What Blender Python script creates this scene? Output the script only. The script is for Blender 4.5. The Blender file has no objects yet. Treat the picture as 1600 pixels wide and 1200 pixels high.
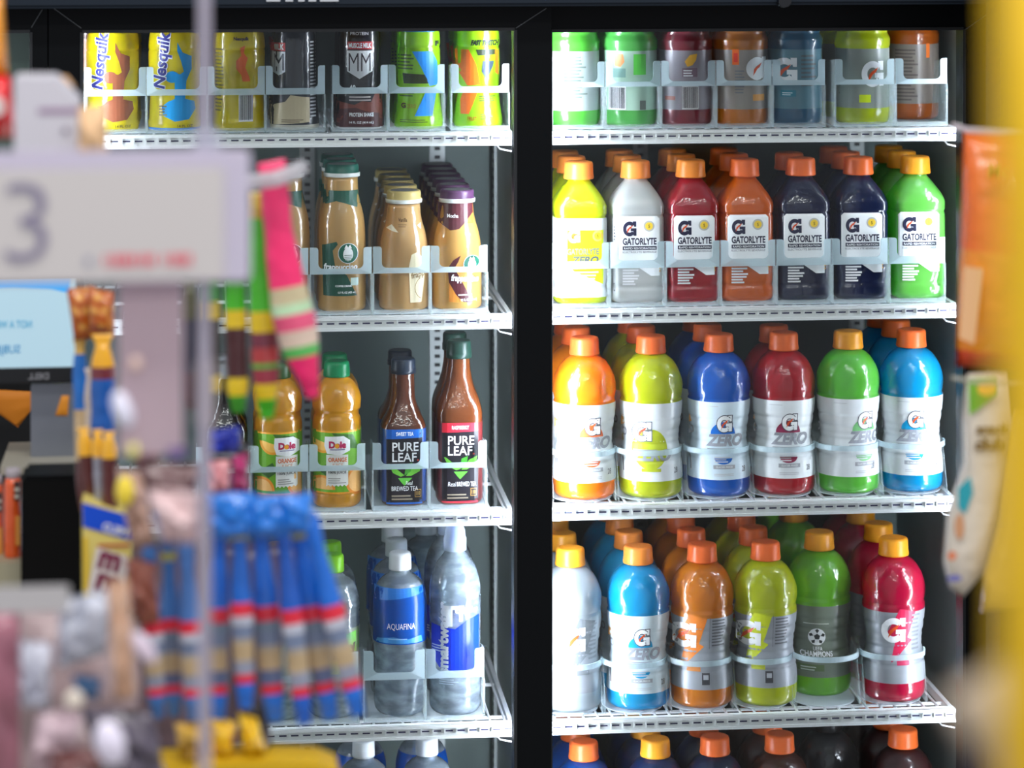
import bpy, bmesh, math, random
from mathutils import Vector, Matrix, noise
from mathutils.geometry import tessellate_polygon
random.seed(7)
SC = bpy.context.scene
COL = SC.collection
# ---------------------------------------------------------------- camera
F = 4400.0; HP = -190.0; CX = 800.0; H = 1.6
TH = math.atan(470 / F)
cam_d = bpy.data.cameras.new('camera'); cam = bpy.data.objects.new('camera', cam_d); COL.objects.link(cam)
cam.location = (0, 0, H); cam.rotation_euler = (math.pi / 2, 0, -TH)
cam_d.sensor_width = 36; cam_d.lens = F / 1600 * 36; cam_d.shift_y = -(600 - HP) / 1600
cam_d.clip_start = 0.05
cam_d.dof.use_dof = True; cam_d.dof.focus_distance = 3.66; cam_d.dof.aperture_fstop = 3.1
SC.camera = cam
# ---------------------------------------------------------------- world and light
w = bpy.data.worlds.new('world'); SC.world = w; w.use_nodes = True
w.node_tree.nodes['Background'].inputs[0].default_value = (0.86, 0.9, 1.0, 1)
w.node_tree.nodes['Background'].inputs[1].default_value = 0.6
SC.view_settings.view_transform = 'Standard'; SC.view_settings.look = 'None'
SC.view_settings.exposure = 0.0; SC.view_settings.gamma = 1; SC.view_settings.use_curve_mapping = False
SC.cycles.use_denoising = True
SC.cycles.max_bounces = 8; SC.cycles.transparent_max_bounces = 24
SC.cycles.diffuse_bounces = 3; SC.cycles.glossy_bounces = 3
SC.cycles.caustics_reflective = False; SC.cycles.caustics_refractive = False
def area(name, loc, rot, sx, sy, power, col=(1, 1, 1)):
    d = bpy.data.lights.new(name, 'AREA'); d.shape = 'RECTANGLE'; d.size = sx; d.size_y = sy; d.energy = power; d.color = col
    o = bpy.data.objects.new(name, d); o.location = loc; o.rotation_euler = rot; COL.objects.link(o); return o
area('ceiling_tube_light', (0.3, 1.7, 2.95), (0, 0, 0), 2.6, 0.25, 36, (1, .98, .95))
area('ceiling_tube_light', (0.3, -0.2, 2.95), (0, 0, 0), 2.6, 0.25, 44, (1, .98, .95))
LED_MID = 48.0; LED_SIDE = 36.0

# ---------------------------------------------------------------- helpers
UPV = Vector((0, 0, 1)); FWD = Vector((math.sin(TH), math.cos(TH), 0)); RGT = Vector((math.cos(TH), -math.sin(TH), 0))
def P(px, py, Y):
    d = FWD + RGT * ((px - CX) / F) + UPV * (-(py - HP) / F)
    t = Y / d.y
    return Vector((0, 0, H)) + d * t
def DP(px, Y):
    return Y / (FWD + RGT * ((px - CX) / F)).y
def lin(c):
    c = c / 255
    return c / 12.92 if c <= .04045 else ((c + .055) / 1.055) ** 2.4
def rgb(c): return (lin(c[0]), lin(c[1]), lin(c[2]), 1)
_mats = {}
def mat(kind, c, rough=.4):
    key = (kind, tuple(c), rough)
    if key in _mats: return _mats[key]
    m = bpy.data.materials.new('%s_%d_%d_%d' % ((kind,) + tuple(int(v) for v in c[:3]))); m.use_nodes = True
    nt = m.node_tree; N = nt.nodes; L = nt.links
    b = N['Principled BSDF']; out = N['Material Output']
    b.inputs['Base Color'].default_value = rgb(c); b.inputs['Roughness'].default_value = rough
    def mix(fac, a, bb):
        x = N.new('ShaderNodeMixShader'); x.inputs[0].default_value = fac
        L.new(a, x.inputs[1]); L.new(bb, x.inputs[2]); return x
    if kind == 'liquid':            # coloured drink in a clear plastic bottle
        tc = N.new('ShaderNodeTexCoord'); ns = N.new('ShaderNodeTexNoise'); ns.inputs['Scale'].default_value = 14
        L.new(tc.outputs['Object'], ns.inputs['Vector'])
        hs = N.new('ShaderNodeMapRange'); hs.inputs['To Min'].default_value = .85; hs.inputs['To Max'].default_value = 1.15
        L.new(ns.outputs['Fac'], hs.inputs['Value'])
        hv = N.new('ShaderNodeHueSaturation'); hv.inputs['Color'].default_value = rgb(c); L.new(hs.outputs[0], hv.inputs['Value'])
        L.new(hv.outputs[0], b.inputs['Base Color'])
        b.inputs['Roughness'].default_value = .3; b.inputs['Coat Weight'].default_value = 1; b.inputs['Coat Roughness'].default_value = .03; b.inputs['Coat IOR'].default_value = 1.75
        bm_ = N.new('ShaderNodeBump'); bm_.inputs['Strength'].default_value = .6; bm_.inputs['Distance'].default_value = .003
        n2 = N.new('ShaderNodeTexNoise'); n2.inputs['Scale'].default_value = 75; L.new(tc.outputs['Object'], n2.inputs['Vector'])
        L.new(n2.outputs['Fac'], bm_.inputs['Height']); L.new(bm_.outputs[0], b.inputs['Coat Normal'])
        t = N.new('ShaderNodeBsdfTranslucent'); t.inputs[0].default_value = rgb(c)
        x = mix(.42, b.outputs[0], t.outputs[0]); L.new(x.outputs[0], out.inputs[0])
    elif kind == 'clear':           # clear plastic or water, tinted; pale noise patches paint in refracted light
        tr = N.new('ShaderNodeBsdfTransparent'); tr.inputs[0].default_value = rgb(c)
        g = N.new('ShaderNodeBsdfGlossy'); g.inputs['Roughness'].default_value = .05
        df = N.new('ShaderNodeBsdfDiffuse'); df.inputs[0].default_value = (.72, .87, 1, 1)
        lw = N.new('ShaderNodeFresnel'); lw.inputs[0].default_value = 1.6
        tc = N.new('ShaderNodeTexCoord'); ns = N.new('ShaderNodeTexNoise'); ns.inputs['Scale'].default_value = 34; ns.inputs['Detail'].default_value = 3; mp = N.new('ShaderNodeMapping'); mp.inputs['Scale'].default_value = (1, 1, 2.2); L.new(tc.outputs['Object'], mp.inputs[0]); L.new(mp.outputs[0], ns.inputs['Vector'])
        bp = N.new('ShaderNodeBump'); bp.inputs['Strength'].default_value = .7; bp.inputs['Distance'].default_value = .004
        L.new(ns.outputs['Fac'], bp.inputs['Height']); L.new(bp.outputs[0], g.inputs['Normal']); L.new(bp.outputs[0], lw.inputs['Normal'])
        tl = N.new('ShaderNodeBsdfTranslucent'); tl.inputs[0].default_value = (.85, .93, 1, 1); dd = mix(.5, df.outputs[0], tl.outputs[0]); a = mix(.3, tr.outputs[0], dd.outputs[0]); mr = N.new('ShaderNodeMapRange'); mr.inputs['From Min'].default_value = .42; mr.inputs['From Max'].default_value = .68; mr.inputs['To Min'].default_value = .32; mr.inputs['To Max'].default_value = .6; L.new(ns.outputs['Fac'], mr.inputs['Value']); L.new(mr.outputs[0], a.inputs[0])
        x = mix(.5, a.outputs[0], g.outputs[0]); L.new(lw.outputs[0], x.inputs[0]); L.new(x.outputs[0], out.inputs[0])
    elif kind == 'pane':
        tr = N.new('ShaderNodeBsdfTransparent'); tr.inputs[0].default_value = (.95, .97, .97, 1)
        g = N.new('ShaderNodeBsdfGlossy'); g.inputs['Roughness'].default_value = .02
        fr = N.new('ShaderNodeFresnel'); fr.inputs[0].default_value = 1.3
        x = mix(.5, tr.outputs[0], g.outputs[0]); L.new(fr.outputs[0], x.inputs[0]); L.new(x.outputs[0], out.inputs[0])
    elif kind in ('frost', 'film'):  # translucent plastic
        tr = N.new('ShaderNodeBsdfTransparent')
        t = N.new('ShaderNodeBsdfTranslucent'); t.inputs[0].default_value = rgb(c)
        b.inputs['Roughness'].default_value = .25
        a = mix(.4, b.outputs[0], t.outputs[0])
        x = mix(rough, tr.outputs[0], a.outputs[0]); L.new(x.outputs[0], out.inputs[0])
    elif kind == 'emit':
        b.inputs['Emission Color'].default_value = rgb(c); b.inputs['Emission Strength'].default_value = rough
        b.inputs['Roughness'].default_value = .5
    elif kind == 'cap':
        b.inputs['Roughness'].default_value = rough; b.inputs['Subsurface Weight'].default_value = 0
        t = N.new('ShaderNodeBsdfTranslucent'); t.inputs[0].default_value = rgb(c)
        x = mix(.25, b.outputs[0], t.outputs[0]); L.new(x.outputs[0], out.inputs[0])
    elif kind in ('metal', 'satin'):
        b.inputs['Metallic'].default_value = .85 if kind == 'metal' else .3
        tc = N.new('ShaderNodeTexCoord'); ns = N.new('ShaderNodeTexNoise'); ns.inputs['Scale'].default_value = 5; ns.inputs['Detail'].default_value = 6
        L.new(tc.outputs['Object'], ns.inputs['Vector'])
        mr = N.new('ShaderNodeMapRange'); mr.inputs['To Min'].default_value = rough - .12; mr.inputs['To Max'].default_value = rough + .15
        L.new(ns.outputs['Fac'], mr.inputs['Value']); L.new(mr.outputs[0], b.inputs['Roughness'])
    elif kind == 'matte':
        b.inputs['Specular IOR Level'].default_value = .12
    elif kind == 'foil':            # glossy printed wrapper with crinkles
        b.inputs['Coat Weight'].default_value = .8; b.inputs['Coat Roughness'].default_value = .12
        tc = N.new('ShaderNodeTexCoord'); ns = N.new('ShaderNodeTexNoise'); ns.inputs['Scale'].default_value = 60; ns.inputs['Detail'].default_value = 3
        L.new(tc.outputs['Object'], ns.inputs['Vector'])
        bp = N.new('ShaderNodeBump'); bp.inputs['Strength'].default_value = .7; bp.inputs['Distance'].default_value = .004
        L.new(ns.outputs['Fac'], bp.inputs['Height']); L.new(bp.outputs[0], b.inputs['Normal'])
    elif kind == 'lumpy':           # caramel corn seen on a printed bag
        tc = N.new('ShaderNodeTexCoord'); vo = N.new('ShaderNodeTexVoronoi'); vo.inputs['Scale'].default_value = 90; L.new(tc.outputs['Object'], vo.inputs['Vector'])
        cr = N.new('ShaderNodeValToRGB'); cr.color_ramp.elements[0].color = rgb((250, 190, 90)); cr.color_ramp.elements[1].color = rgb((190, 90, 10))
        cr.color_ramp.elements[1].position = .55
        L.new(vo.outputs['Distance'], cr.inputs[0]); L.new(cr.outputs[0], b.inputs['Base Color'])
        b.inputs['Coat Weight'].default_value = .5
    _mats[key] = m
    return m
def mobj(name, bm, mats, parent=None, smooth=False):
    me = bpy.data.meshes.new(name); bm.normal_update(); bm.to_mesh(me); bm.free()
    if not isinstance(mats, (list, tuple)): mats = [mats]
    for m in mats: me.materials.append(m)
    if smooth:
        for p in me.polygons: p.use_smooth = True
    o = bpy.data.objects.new(name, me); COL.objects.link(o)
    if parent: o.parent = parent
    return o
def tag(o, label=None, cat=None, group=None, kind=None):
    if label: o['label'] = label
    if cat: o['category'] = cat
    if group: o['group'] = group
    if kind: o['kind'] = kind
    return o
def thing(name, loc, label, cat, group=None, rz=0):
    o = bpy.data.objects.new(name, None); COL.objects.link(o); o.location = loc; o.rotation_euler = (0, 0, rz)
    o.empty_display_size = .02
    return tag(o, label, cat, group)
def box(bm, a, b, mi=0):
    r = bmesh.ops.create_cube(bm, size=1)
    c = [(a[i] + b[i]) / 2 for i in range(3)]; s = [abs(b[i] - a[i]) for i in range(3)]
    for v in r['verts']:
        v.co = Vector((v.co[i] * s[i] + c[i] for i in range(3)))
    for f in {f for v in r['verts'] for f in v.link_faces}: f.material_index = mi
def bevel_all(bm, off, seg=2):
    bmesh.ops.bevel(bm, geom=list(bm.edges), offset=off, segments=seg, affect='EDGES', clamp_overlap=True)
def pbox(px0, py0, px1, py1, Y0, Y1):
    """box whose front face (at Y0) spans the given picture rectangle"""
    a = P(px0, py1, Y0); b = P(px1, py0, Y0)
    return (a.x, Y0, a.z), (b.x, Y1, b.z)
def tube(bm, pts, r, n=8, mi=0):
    rings = []
    for i, p in enumerate(pts):
        p = Vector(p); d = (Vector(pts[min(i + 1, len(pts) - 1)]) - Vector(pts[max(i - 1, 0)])).normalized()
        a = d.orthogonal().normalized() if i == 0 else (rings_a - d * rings_a.dot(d)).normalized()
        rings_a = a
        b = d.cross(a)
        rings.append([bm.verts.new(p + (a * math.cos(2 * math.pi * k / n) + b * math.sin(2 * math.pi * k / n)) * r) for k in range(n)])
    for A, B in zip(rings, rings[1:]):
        for k in range(n):
            f = bm.faces.new((A[k], A[(k + 1) % n], B[(k + 1) % n], B[k])); f.material_index = mi
    for R in (rings[0][::-1], rings[-1]):
        f = bm.faces.new(R); f.material_index = mi

# ---------------------------------------------------------------- lettering and shapes
_tx = {}
def text_tris(s, bold=0.0):
    """triangles of a string, bounds scaled to 0..1"""
    k = (s, bold)
    if k in _tx: return _tx[k]
    cu = bpy.data.curves.new('lettering', 'FONT'); cu.body = s; cu.resolution_u = 3; cu.offset = bold
    o = bpy.data.objects.new('lettering', cu); COL.objects.link(o)
    dg = bpy.context.evaluated_depsgraph_get(); me = o.evaluated_get(dg).to_mesh()
    me.calc_loop_triangles()
    vs = [(v.co.x, v.co.y) for v in me.vertices]; ts = [tuple(t.vertices) for t in me.loop_triangles]
    o.evaluated_get(dg).to_mesh_clear(); bpy.data.objects.remove(o); bpy.data.curves.remove(cu)
    x0 = min(v[0] for v in vs); x1 = max(v[0] for v in vs); y0 = min(v[1] for v in vs); y1 = max(v[1] for v in vs)
    vs = [((x - x0) / max(x1 - x0, 1e-6), (y - y0) / max(y1 - y0, 1e-6)) for x, y in vs]
    _tx[k] = (vs, ts); return _tx[k]
def T(c, s, x, y, w_, h_, bold=.02, shear=0, layer=2, rot=0, mirror=False):
    """lettering: left x, bottom y, width, height"""
    return ('t', c, s, x, y, w_, h_, bold, shear, layer, rot, mirror)
def PO(c, pts, layer=1): return ('p', c, pts, layer)
def R(c, x0, y0, x1, y1, layer=1): return PO(c, [(x0, y0), (x1, y0), (x1, y1), (x0, y1)], layer)
def DI(c, x, y, rx, ry=None, layer=1, a0=0, a1=360, n=28):
    ry = ry or rx
    return PO(c, [(x + rx * math.cos(math.radians(a0 + (a1 - a0) * i / n)), y + ry * math.sin(math.radians(a0 + (a1 - a0) * i / n))) for i in range(n + (0 if a1 - a0 == 360 else 1))], layer)
def RING(c, x, y, r0, r1, layer=1, a0=0, a1=360, n=24, sx=1):
    out = []
    for i in range(n):
        a = math.radians(a0 + (a1 - a0) * i / n); b = math.radians(a0 + (a1 - a0) * (i + 1) / n)
        out.append(PO(c, [(x + sx * r0 * math.cos(a), y + r0 * math.sin(a)), (x + sx * r1 * math.cos(a), y + r1 * math.sin(a)), (x + sx * r1 * math.cos(b), y + r1 * math.sin(b)), (x + sx * r0 * math.cos(b), y + r0 * math.sin(b))], layer))
    return out
def GLOGO(x, y, s, c, edge=None, layer=2, bolt=(228, 84, 30)):
    """the letter G with a bolt, s = half height"""
    out = []
    def g(cc, k, ly):
        o = RING(cc, x - s * .05, y, s * (.50 - k), s * (1 + k), ly, 38, 322, 26, .88)
        o.append(PO(cc, [(x + s * (.38 - k), y + s * (1 + k)), (x + s * (.86 + k), y + s * (1 + k)), (x + s * (.86 + k), y + s * (.30 - k)), (x + s * (.58 - k), y + s * (.30 - k))], ly))
        o.append(PO(cc, [(x + s * (.12 - k), y + s * (.08 + k)), (x + s * (.90 + k), y + s * (.08 + k)), (x + s * (.90 + k), y - s * (.92 + k)), (x + s * (.50 - k), y - s * (.92 + k)), (x + s * (.46 - k), y - s * (.30 + k)), (x + s * (.12 - k), y - s * (.30 + k))], ly))
        return o
    if edge: out += g(edge, .1, layer)
    out += g(c, 0, layer + 1)
    out.append(PO(bolt, [(x - s * .42, y - s * .62), (x - s * .34, y - s * .05), (x - s * .12, y + s * .18), (x + s * .42, y + s * .52), (x + s * .2, y + s * .12), (x - s * .02, y - s * .02)], layer + 2))
    return out
def LINES(c, x0, x1, y0, y1, n, layer=2, ragged=True, th=.45):
    out = []
    rr = random.Random(int(x0 * 7 + y1 * 13))
    st = (y1 - y0) / n
    for i in range(n):
        e = x1 - (rr.random() * .4 * (x1 - x0) if ragged else 0)
        out.append(R(c, x0, y0 + i * st, e, y0 + (i + th) * st, layer))
    return out
def BARCODE(x0, y0, x1, y1, layer=2):
    out = [R((240, 240, 240), x0, y0, x1, y1, layer)]; rr = random.Random(3); x = x0 + .8
    while x < x1 - 1:
        ww = rr.choice((.4, .7, 1.1)); out.append(R((60, 60, 70), x, y0 + 2, min(x + ww, x1 - .6), y1 - 1.5, layer + 1)); x += ww + rr.choice((.5, .8))
    return out
def flat(L_):
    o = []
    for e in L_:
        if isinstance(e, list): o += flat(e)
        else: o.append(e)
    return o
def decal_bm(items, clip=None, step=6.0, mats=None, matkind='ink'):
    """2-D artwork -> bmesh in the x/z plane, y = layer number"""
    bm = bmesh.new()
    items = flat(items)
    for it in items:
        if it[0] == 'p':
            _, c, pts, layer = it
            vs = [bm.verts.new((x, layer, y)) for x, y in pts]
            tris = tessellate_polygon([[Vector((x, y, 0)) for x, y in pts]])
            fs = []
            for t in tris:
                try: fs.append(bm.faces.new([vs[i] for i in t]))
                except ValueError: pass
        else:
            _, c, s, x, y, w_, h_, bold, shear, layer, rot, mirror = it
            vv, ts = text_tris(s, bold)
            ca, sa = math.cos(math.radians(rot)), math.sin(math.radians(rot))
            vs = []
            for a, b in vv:
                if mirror: a = 1 - a
                lx = a * w_ + b * h_ * shear; ly = b * h_
                vs.append(bm.verts.new((x + lx * ca - ly * sa, layer, y + lx * sa + ly * ca)))
            fs = []
            for t in ts:
                try: fs.append(bm.faces.new([vs[i] for i in t]))
                except ValueError: pass
        m = c if isinstance(c, bpy.types.Material) else mat(matkind, c)
        if m not in mats: mats.append(m)
        mi = mats.index(m)
        for f in fs:
            f.material_index = mi
    if clip:
        for co, no in (((-clip, 0, 0), (-1, 0, 0)), ((clip, 0, 0), (1, 0, 0))):
            bmesh.ops.bisect_plane(bm, geom=bm.verts[:] + bm.edges[:] + bm.faces[:], plane_co=co, plane_no=no, clear_outer=True)
    if step:
        if bm.verts:
            xs = [v.co.x for v in bm.verts]; zs = [v.co.z for v in bm.verts]
            k = math.floor(min(xs) / step) + 1
            while k * step < max(xs):
                bmesh.ops.bisect_plane(bm, geom=bm.verts[:] + bm.edges[:] + bm.faces[:], plane_co=(k * step, 0, 0), plane_no=(1, 0, 0)); k += 1
            k = math.floor(min(zs) / step) + 1
            while k * step < max(zs):
                bmesh.ops.bisect_plane(bm, geom=bm.verts[:] + bm.edges[:] + bm.faces[:], plane_co=(0, 0, k * step), plane_no=(0, 0, 1)); k += 1
    for f in bm.faces:
        f.normal_update()
        if f.normal.y > 0: f.normal_flip()
    return bm
# ---------------------------------------------------------------- bottle building (unit: picture pixels, scaled at placement)
def smooth_profile(pr, k=3):
    pr = [p if len(p) == 3 else (p[0], p[1], 2.0) for p in pr]
    out = []
    for i in range(len(pr) - 1):
        p0 = pr[max(i - 1, 0)]; p1 = pr[i]; p2 = pr[i + 1]; p3 = pr[min(i + 2, len(pr) - 1)]
        kk = k if p2[0] - p1[0] > 3 else 1
        for j in range(kk):
            t = j / kk; q = []
            q.append(p1[0] + (p2[0] - p1[0]) * t)
            # cubic hermite in h with limited tangents
            def slope(a, b): return (b[1] - a[1]) / max(b[0] - a[0], 1e-3)
            s1 = slope(p1, p2); sa = slope(p0, p1) if p0 is not p1 else s1; sb = slope(p2, p3) if p3 is not p2 else s1
            m1 = 0 if sa * s1 <= 0 else 2 * sa * s1 / (sa + s1); m2 = 0 if sb * s1 <= 0 else 2 * sb * s1 / (sb + s1)
            d = p2[0] - p1[0]
            q.append((2*t**3-3*t**2+1) * p1[1] + (t**3-2*t**2+t) * d * m1 + (-2*t**3+3*t**2) * p2[1] + (t**3-t**2) * d * m2)
            q.append(p1[2] + (p2[2] - p1[2]) * t)
            out.append(tuple(q))
    out.append(pr[-1]); return out
def at(pf, h):
    if h <= pf[0][0]: return pf[0][1], pf[0][2]
    for a, b in zip(pf, pf[1:]):
        if h <= b[0]:
            t = (h - a[0]) / max(b[0] - a[0], 1e-6)
            return a[1] + (b[1] - a[1]) * t, a[2] + (b[2] - a[2]) * t
    return pf[-1][1], pf[-1][2]
def lathe(bm, pf, n=48, off=0, close=(True, True), mi=0, ridge=0, wob=None):
    rings = []
    for q in pf:
        h, a, e = q if len(q) == 3 else (q[0], q[1], 2.0)
        ring = []
        for k in range(n):
            t = 2 * math.pi * (k + .5) / n; c, s = math.cos(t), math.sin(t)
            rr = a + off - (ridge if k % 2 else 0)
            if wob and wob[0] < h < wob[1]:
                q_ = (h - wob[0]) / (wob[1] - wob[0]); rr += wob[2] * math.sin(math.pi * q_) * (math.sin(6 * t + h * .09) + .6 * math.sin(11 * t - h * .13))
            ring.append(bm.verts.new((rr * math.copysign(abs(c) ** (2 / e), c), rr * math.copysign(abs(s) ** (2 / e), s), h)))
        rings.append(ring)
    for A, B in zip(rings, rings[1:]):
        for k in range(n):
            f = bm.faces.new((A[k], A[(k + 1) % n], B[(k + 1) % n], B[k])); f.material_index = mi; f.smooth = True
    if close[0]: f = bm.faces.new(rings[0][::-1]); f.material_index = mi
    if close[1]: f = bm.faces.new(rings[-1]); f.material_index = mi
    return bm
PROF = {
 'sport': [(0,41),(3,45.5),(8,48),(18,49),(28,49),(38,49),(45,48.6),(54,47.6),(57,46.3),(61,46.9),(66,45.2),(69,44.1),(73,44.7),(80,43.2),(84,42.3),(88,43),(92,42.6),(98,43.6),(103,43.2),(108,44.9),(116,45.9),(119,45.4),(124,47.2),(132,47.9),(140,48.6),(147,48.6),(150,47),(156,48),(165,48.8),(178,48),(191,44.5),(204,37),(212,29),(217,21),(219,17.5),(224,17)],
 'square': [(0,34,3),(3,39,4),(10,41.5,5),(20,41.5,5),(27,39.5,5),(34,41,5),(45,41.5,5),(130,41.5,5),(136,40,5),(140,41.5,5),(150,41.5,5),(158,39.5,4.2),(172,31,3.2),(184,22,2.4),(190,17.5,2),(198,17,2)],
 'ribbed': [(0,36),(3,40),(10,42),(20,42.5),(30,42),(118,42),(121,43),(131,43.5),(138,40.5),(142,39),(146,40),(152,42),(165,41.5),(180,38),(195,28),(203,20),(206,17),(210,17)],
 'coffee_tall': [(0,31),(2,35.5),(8,37.5),(100,37.3),(125,36.5),(145,34.5),(160,31),(175,27),(190,25.5),(208,25)],
 'coffee_short': [(0,33),(3,37.5),(8,38.7),(85,38.3),(105,36.5),(120,33.5),(135,29),(148,26.5),(164,25)],
 'juice': [(0,32),(4,36.5),(10,38),(18,38),(22,37),(24,38),(120,38),(128,38),(136,37),(142,34.5),(146,34.5),(152,37.5),(165,37.5),(178,35),(190,28),(196,21),(200,18),(206,18)],
 'tea_tall': [(0,29,3),(4,33.5,3.5),(10,35.5,4),(140,35.5,4),(150,34,4),(165,29,3),(180,23.5,2.4),(195,20,2),(212,17.5,2),(228,17,2)],
 'tea_short': [(0,29,3),(4,33.5,3.5),(10,35,4),(118,35,4),(128,33,4),(142,26,3),(155,21,2.4),(170,18,2),(190,17.5,2),(206,17,2)],
 'water': [(0,30),(4,36),(12,40),(40,41.5),(60,41.5),(75,39),(90,39.5),(105,41),(120,42),(150,42),(175,41.5),(190,39),(203,34),(212,25),(217,17),(224,14)],
 'smart': [(0,32),(4,37),(12,40),(190,40),(205,38),(220,34),(232,28),(242,20),(248,16),(254,15)],
 'shake': [(0,37),(2,40),(14,41),(17,39.5),(40,39),(60,38.5),(75,39),(100,40.5),(122,40.8),(124,39.8),(128,41),(145,39.5),(160,35),(175,27),(185,20),(192,18)],
 'protein': [(0,35),(3,38),(15,38),(30,36.5),(50,34.5),(75,33),(110,32.5),(135,32.5),(150,31),(160,28),(172,22),(184,18)],
 'energy': [(0,35),(3,38),(12,38),(25,36),(45,33.5),(60,32.5),(90,34),(122,33.5),(125,32),(130,33.5),(145,33),(160,30),(172,24),(184,18)],
}
CAPS = {  # base height, profile (relative height, half width), ridge
 'sport': (219, [(0,23.5),(2,24),(9,23),(23,22.5),(26,21.3),(27,18)], .35),
 'square': (192, [(0,23.5),(2,24),(9,23),(23,22.5),(26,21.3),(27,18)], .35),
 'ribbed': (206, [(0,23.5),(2,24),(9,23),(23,22.5),(26,21.3),(27,18)], .35),
 'coffee_tall': (209, [(0,28),(6,28),(7,26.5),(15,26.5),(18,25.5),(19,24),(18.2,22)], 0),
 'coffee_short': (166, [(0,28),(6,28),(7,26.5),(15,26.5),(18,25.5),(19,24),(18.2,22)], 0),
 'juice': (200, [(0,20.5),(3,21),(18,20),(22,19),(24,16)], .4),
 'tea_tall': (225, [(0,20),(10,20),(12,19.3),(24,19),(27,17)], .4),
 'tea_short': (203, [(0,20),(8,20),(10,19.3),(20,19),(23,17)], .4),
 'water': (222, [(0,17.5),(3,17.8),(22,17.3),(26,16),(27,13)], .5),
 'smart': (250, [(0,18),(18,18),(21,16.5),(30,16),(40,12),(45,9),(46,6)], .2),
 'shake': (192, [(0,21),(18,21),(21,18)], .4), 'protein': (184, [(0,21),(18,21),(21,18)], .4), 'energy': (184, [(0,21),(18,21),(21,18)], .4),
}
SMP = {k: smooth_profile(v) for k, v in PROF.items()}
def bottle_parts(shape, body, capc, label=None, art=(), clip=None, cx=None, capkind='cap', band=None, n=48, bodykind='liquid'):
    """returns list of (part name, mesh data) in picture pixels
    label = (h0, h1, material) or list of them; art = decal list"""
    pf = SMP[shape]; parts = []
    bm = bmesh.new(); lathe(bm, pf, 72, wob={'sport': (150, 216, .55), 'ribbed': (144, 200, .4), 'juice': (152, 192, .6), 'water': (12, 112, .9), 'smart': (6, 70, .5), 'tea_tall': (145, 190, .3)}.get(shape))
    me = bpy.data.meshes.new('bottle_body'); bm.to_mesh(me); bm.free(); me.materials.append(mat(bodykind, body)); parts.append(('bottle_body', me))
    cb, cp, rd = CAPS[shape]
    bm = bmesh.new(); lathe(bm, [(cb + h, a, 2.0) for h, a in cp], 56, ridge=rd)
    me = bpy.data.meshes.new('cap'); bm.to_mesh(me); bm.free(); me.materials.append(mat(capkind, capc, .35)); parts.append(('cap', me))
    if band:   # neck ring under the cap
        bm = bmesh.new(); lathe(bm, [(cb - 1 + .5, cp[0][1] + .2, 2), (cb + 5, cp[0][1] + .6, 2), (cb + 6, cp[0][1] - .2, 2)], 48)
        me = bpy.data.meshes.new('cap_ring'); bm.to_mesh(me); bm.free(); me.materials.append(mat('cap', band, .35)); parts.append(('cap_ring', me))
    if label or art:
        mats = []; bm = bmesh.new()
        for (h0, h1, m) in (label or []):
            if m not in mats: mats.append(m)
            seg = [(h0,) + at(pf, h0)] + [q for q in pf if h0 < q[0] < h1] + [(h1,) + at(pf, h1)]
            lathe(bm, seg, n, off=.35, close=(False, False), mi=mats.index(m))
        if art:
            d = decal_bm(art, clip=None, mats=mats)
            sh = max(q[1] for q in pf) * ((cx or 330) - 330) / F      # the bottle is seen a little from one side
            cl = clip or 40
            for v in d.verts: v.co.x -= sh
            for co, no in (((-cl, 0, 0), (-1, 0, 0)), ((cl, 0, 0), (1, 0, 0))):
                bmesh.ops.bisect_plane(d, geom=d.verts[:] + d.edges[:] + d.faces[:], plane_co=co, plane_no=no, clear_outer=True)
            for v in d.verts:
                a, e = at(pf, v.co.z); x = v.co.x; lay = v.co.y; a += .35
                q = max(0.0, 1 - min(abs(x) / a, 1) ** e) ** (1 / e)
                v.co.y = -(a * q) - .18 * lay - .15
            tmp = bpy.data.meshes.new('t'); d.to_mesh(tmp); d.free(); bm.from_mesh(tmp); bpy.data.meshes.remove(tmp)
        me = bpy.data.meshes.new('label'); bm.to_mesh(me); bm.free()
        for m in mats: me.materials.append(m)
        parts.append(('label', me))
    return parts
def put_bottle(name, parts, cx, Yc, z, label, group, rz=0, sc=1.0):
    p = P(cx, 0, Yc); s = DP(cx, Yc) / F * sc
    r = thing(name, (p.x, Yc, z), label, 'bottle', group, rz); 
    for nm, me in parts:
        if not me.get('sized'):      # artwork and profile units become metres once; repeats share the mesh
            me.transform(Matrix.Scale(s, 4)); me['sized'] = s
        o = bpy.data.objects.new(nm, me); COL.objects.link(o); o.parent = r
    return r

# ================================================================ the cooler cabinet
BLACK = mat('matte', (10, 13, 16), .4); BLACK2 = mat('matte', (22, 28, 34), .4); DARKGAP = mat('paint', (4, 5, 7), .6)
YF = 3.640      # front face of the shelves
YD = 3.50       # front face of the door frames
WALLM = mat('satin', (128, 134, 130), .36)
WHITE = mat('paint', (238, 240, 240), .35); WIRE = mat('paint', (225, 228, 230), .3)
def st(name, boxes, m, parent=None, bev=0):
    bm = bmesh.new()
    for b in boxes: box(bm, *b)
    if bev: bevel_all(bm, bev)
    o = mobj(name, bm, m, parent)
    if not parent: tag(o, kind='structure')
    return o
def X(px, Y): return P(px, 0, Y).x
def Z(py, px, Y): return P(px, py, Y).z
YB = 4.06       # back wall of the cooler
ZT = Z(47, 800, YD) + .09; ZB = .12
XL, XR = X(-330, YD), X(1700, YD)
floor = st('floor', [((-3, -1.5, -.05), (4, 4.6, 0))], mat('paint', (150, 146, 140), .3))
st('wall_back', [((XL, YB, 0), (XR, YB + .04, ZT + .1))], mat('satin', (84, 98, 96), .4))
st('ceiling_cooler', [((XL, 3.56, ZT + .0), (XR, YB, ZT + .04))], WALLM)
st('floor_cooler', [((XL, 3.44, 0), (XR, YB, ZB))], BLACK)
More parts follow.
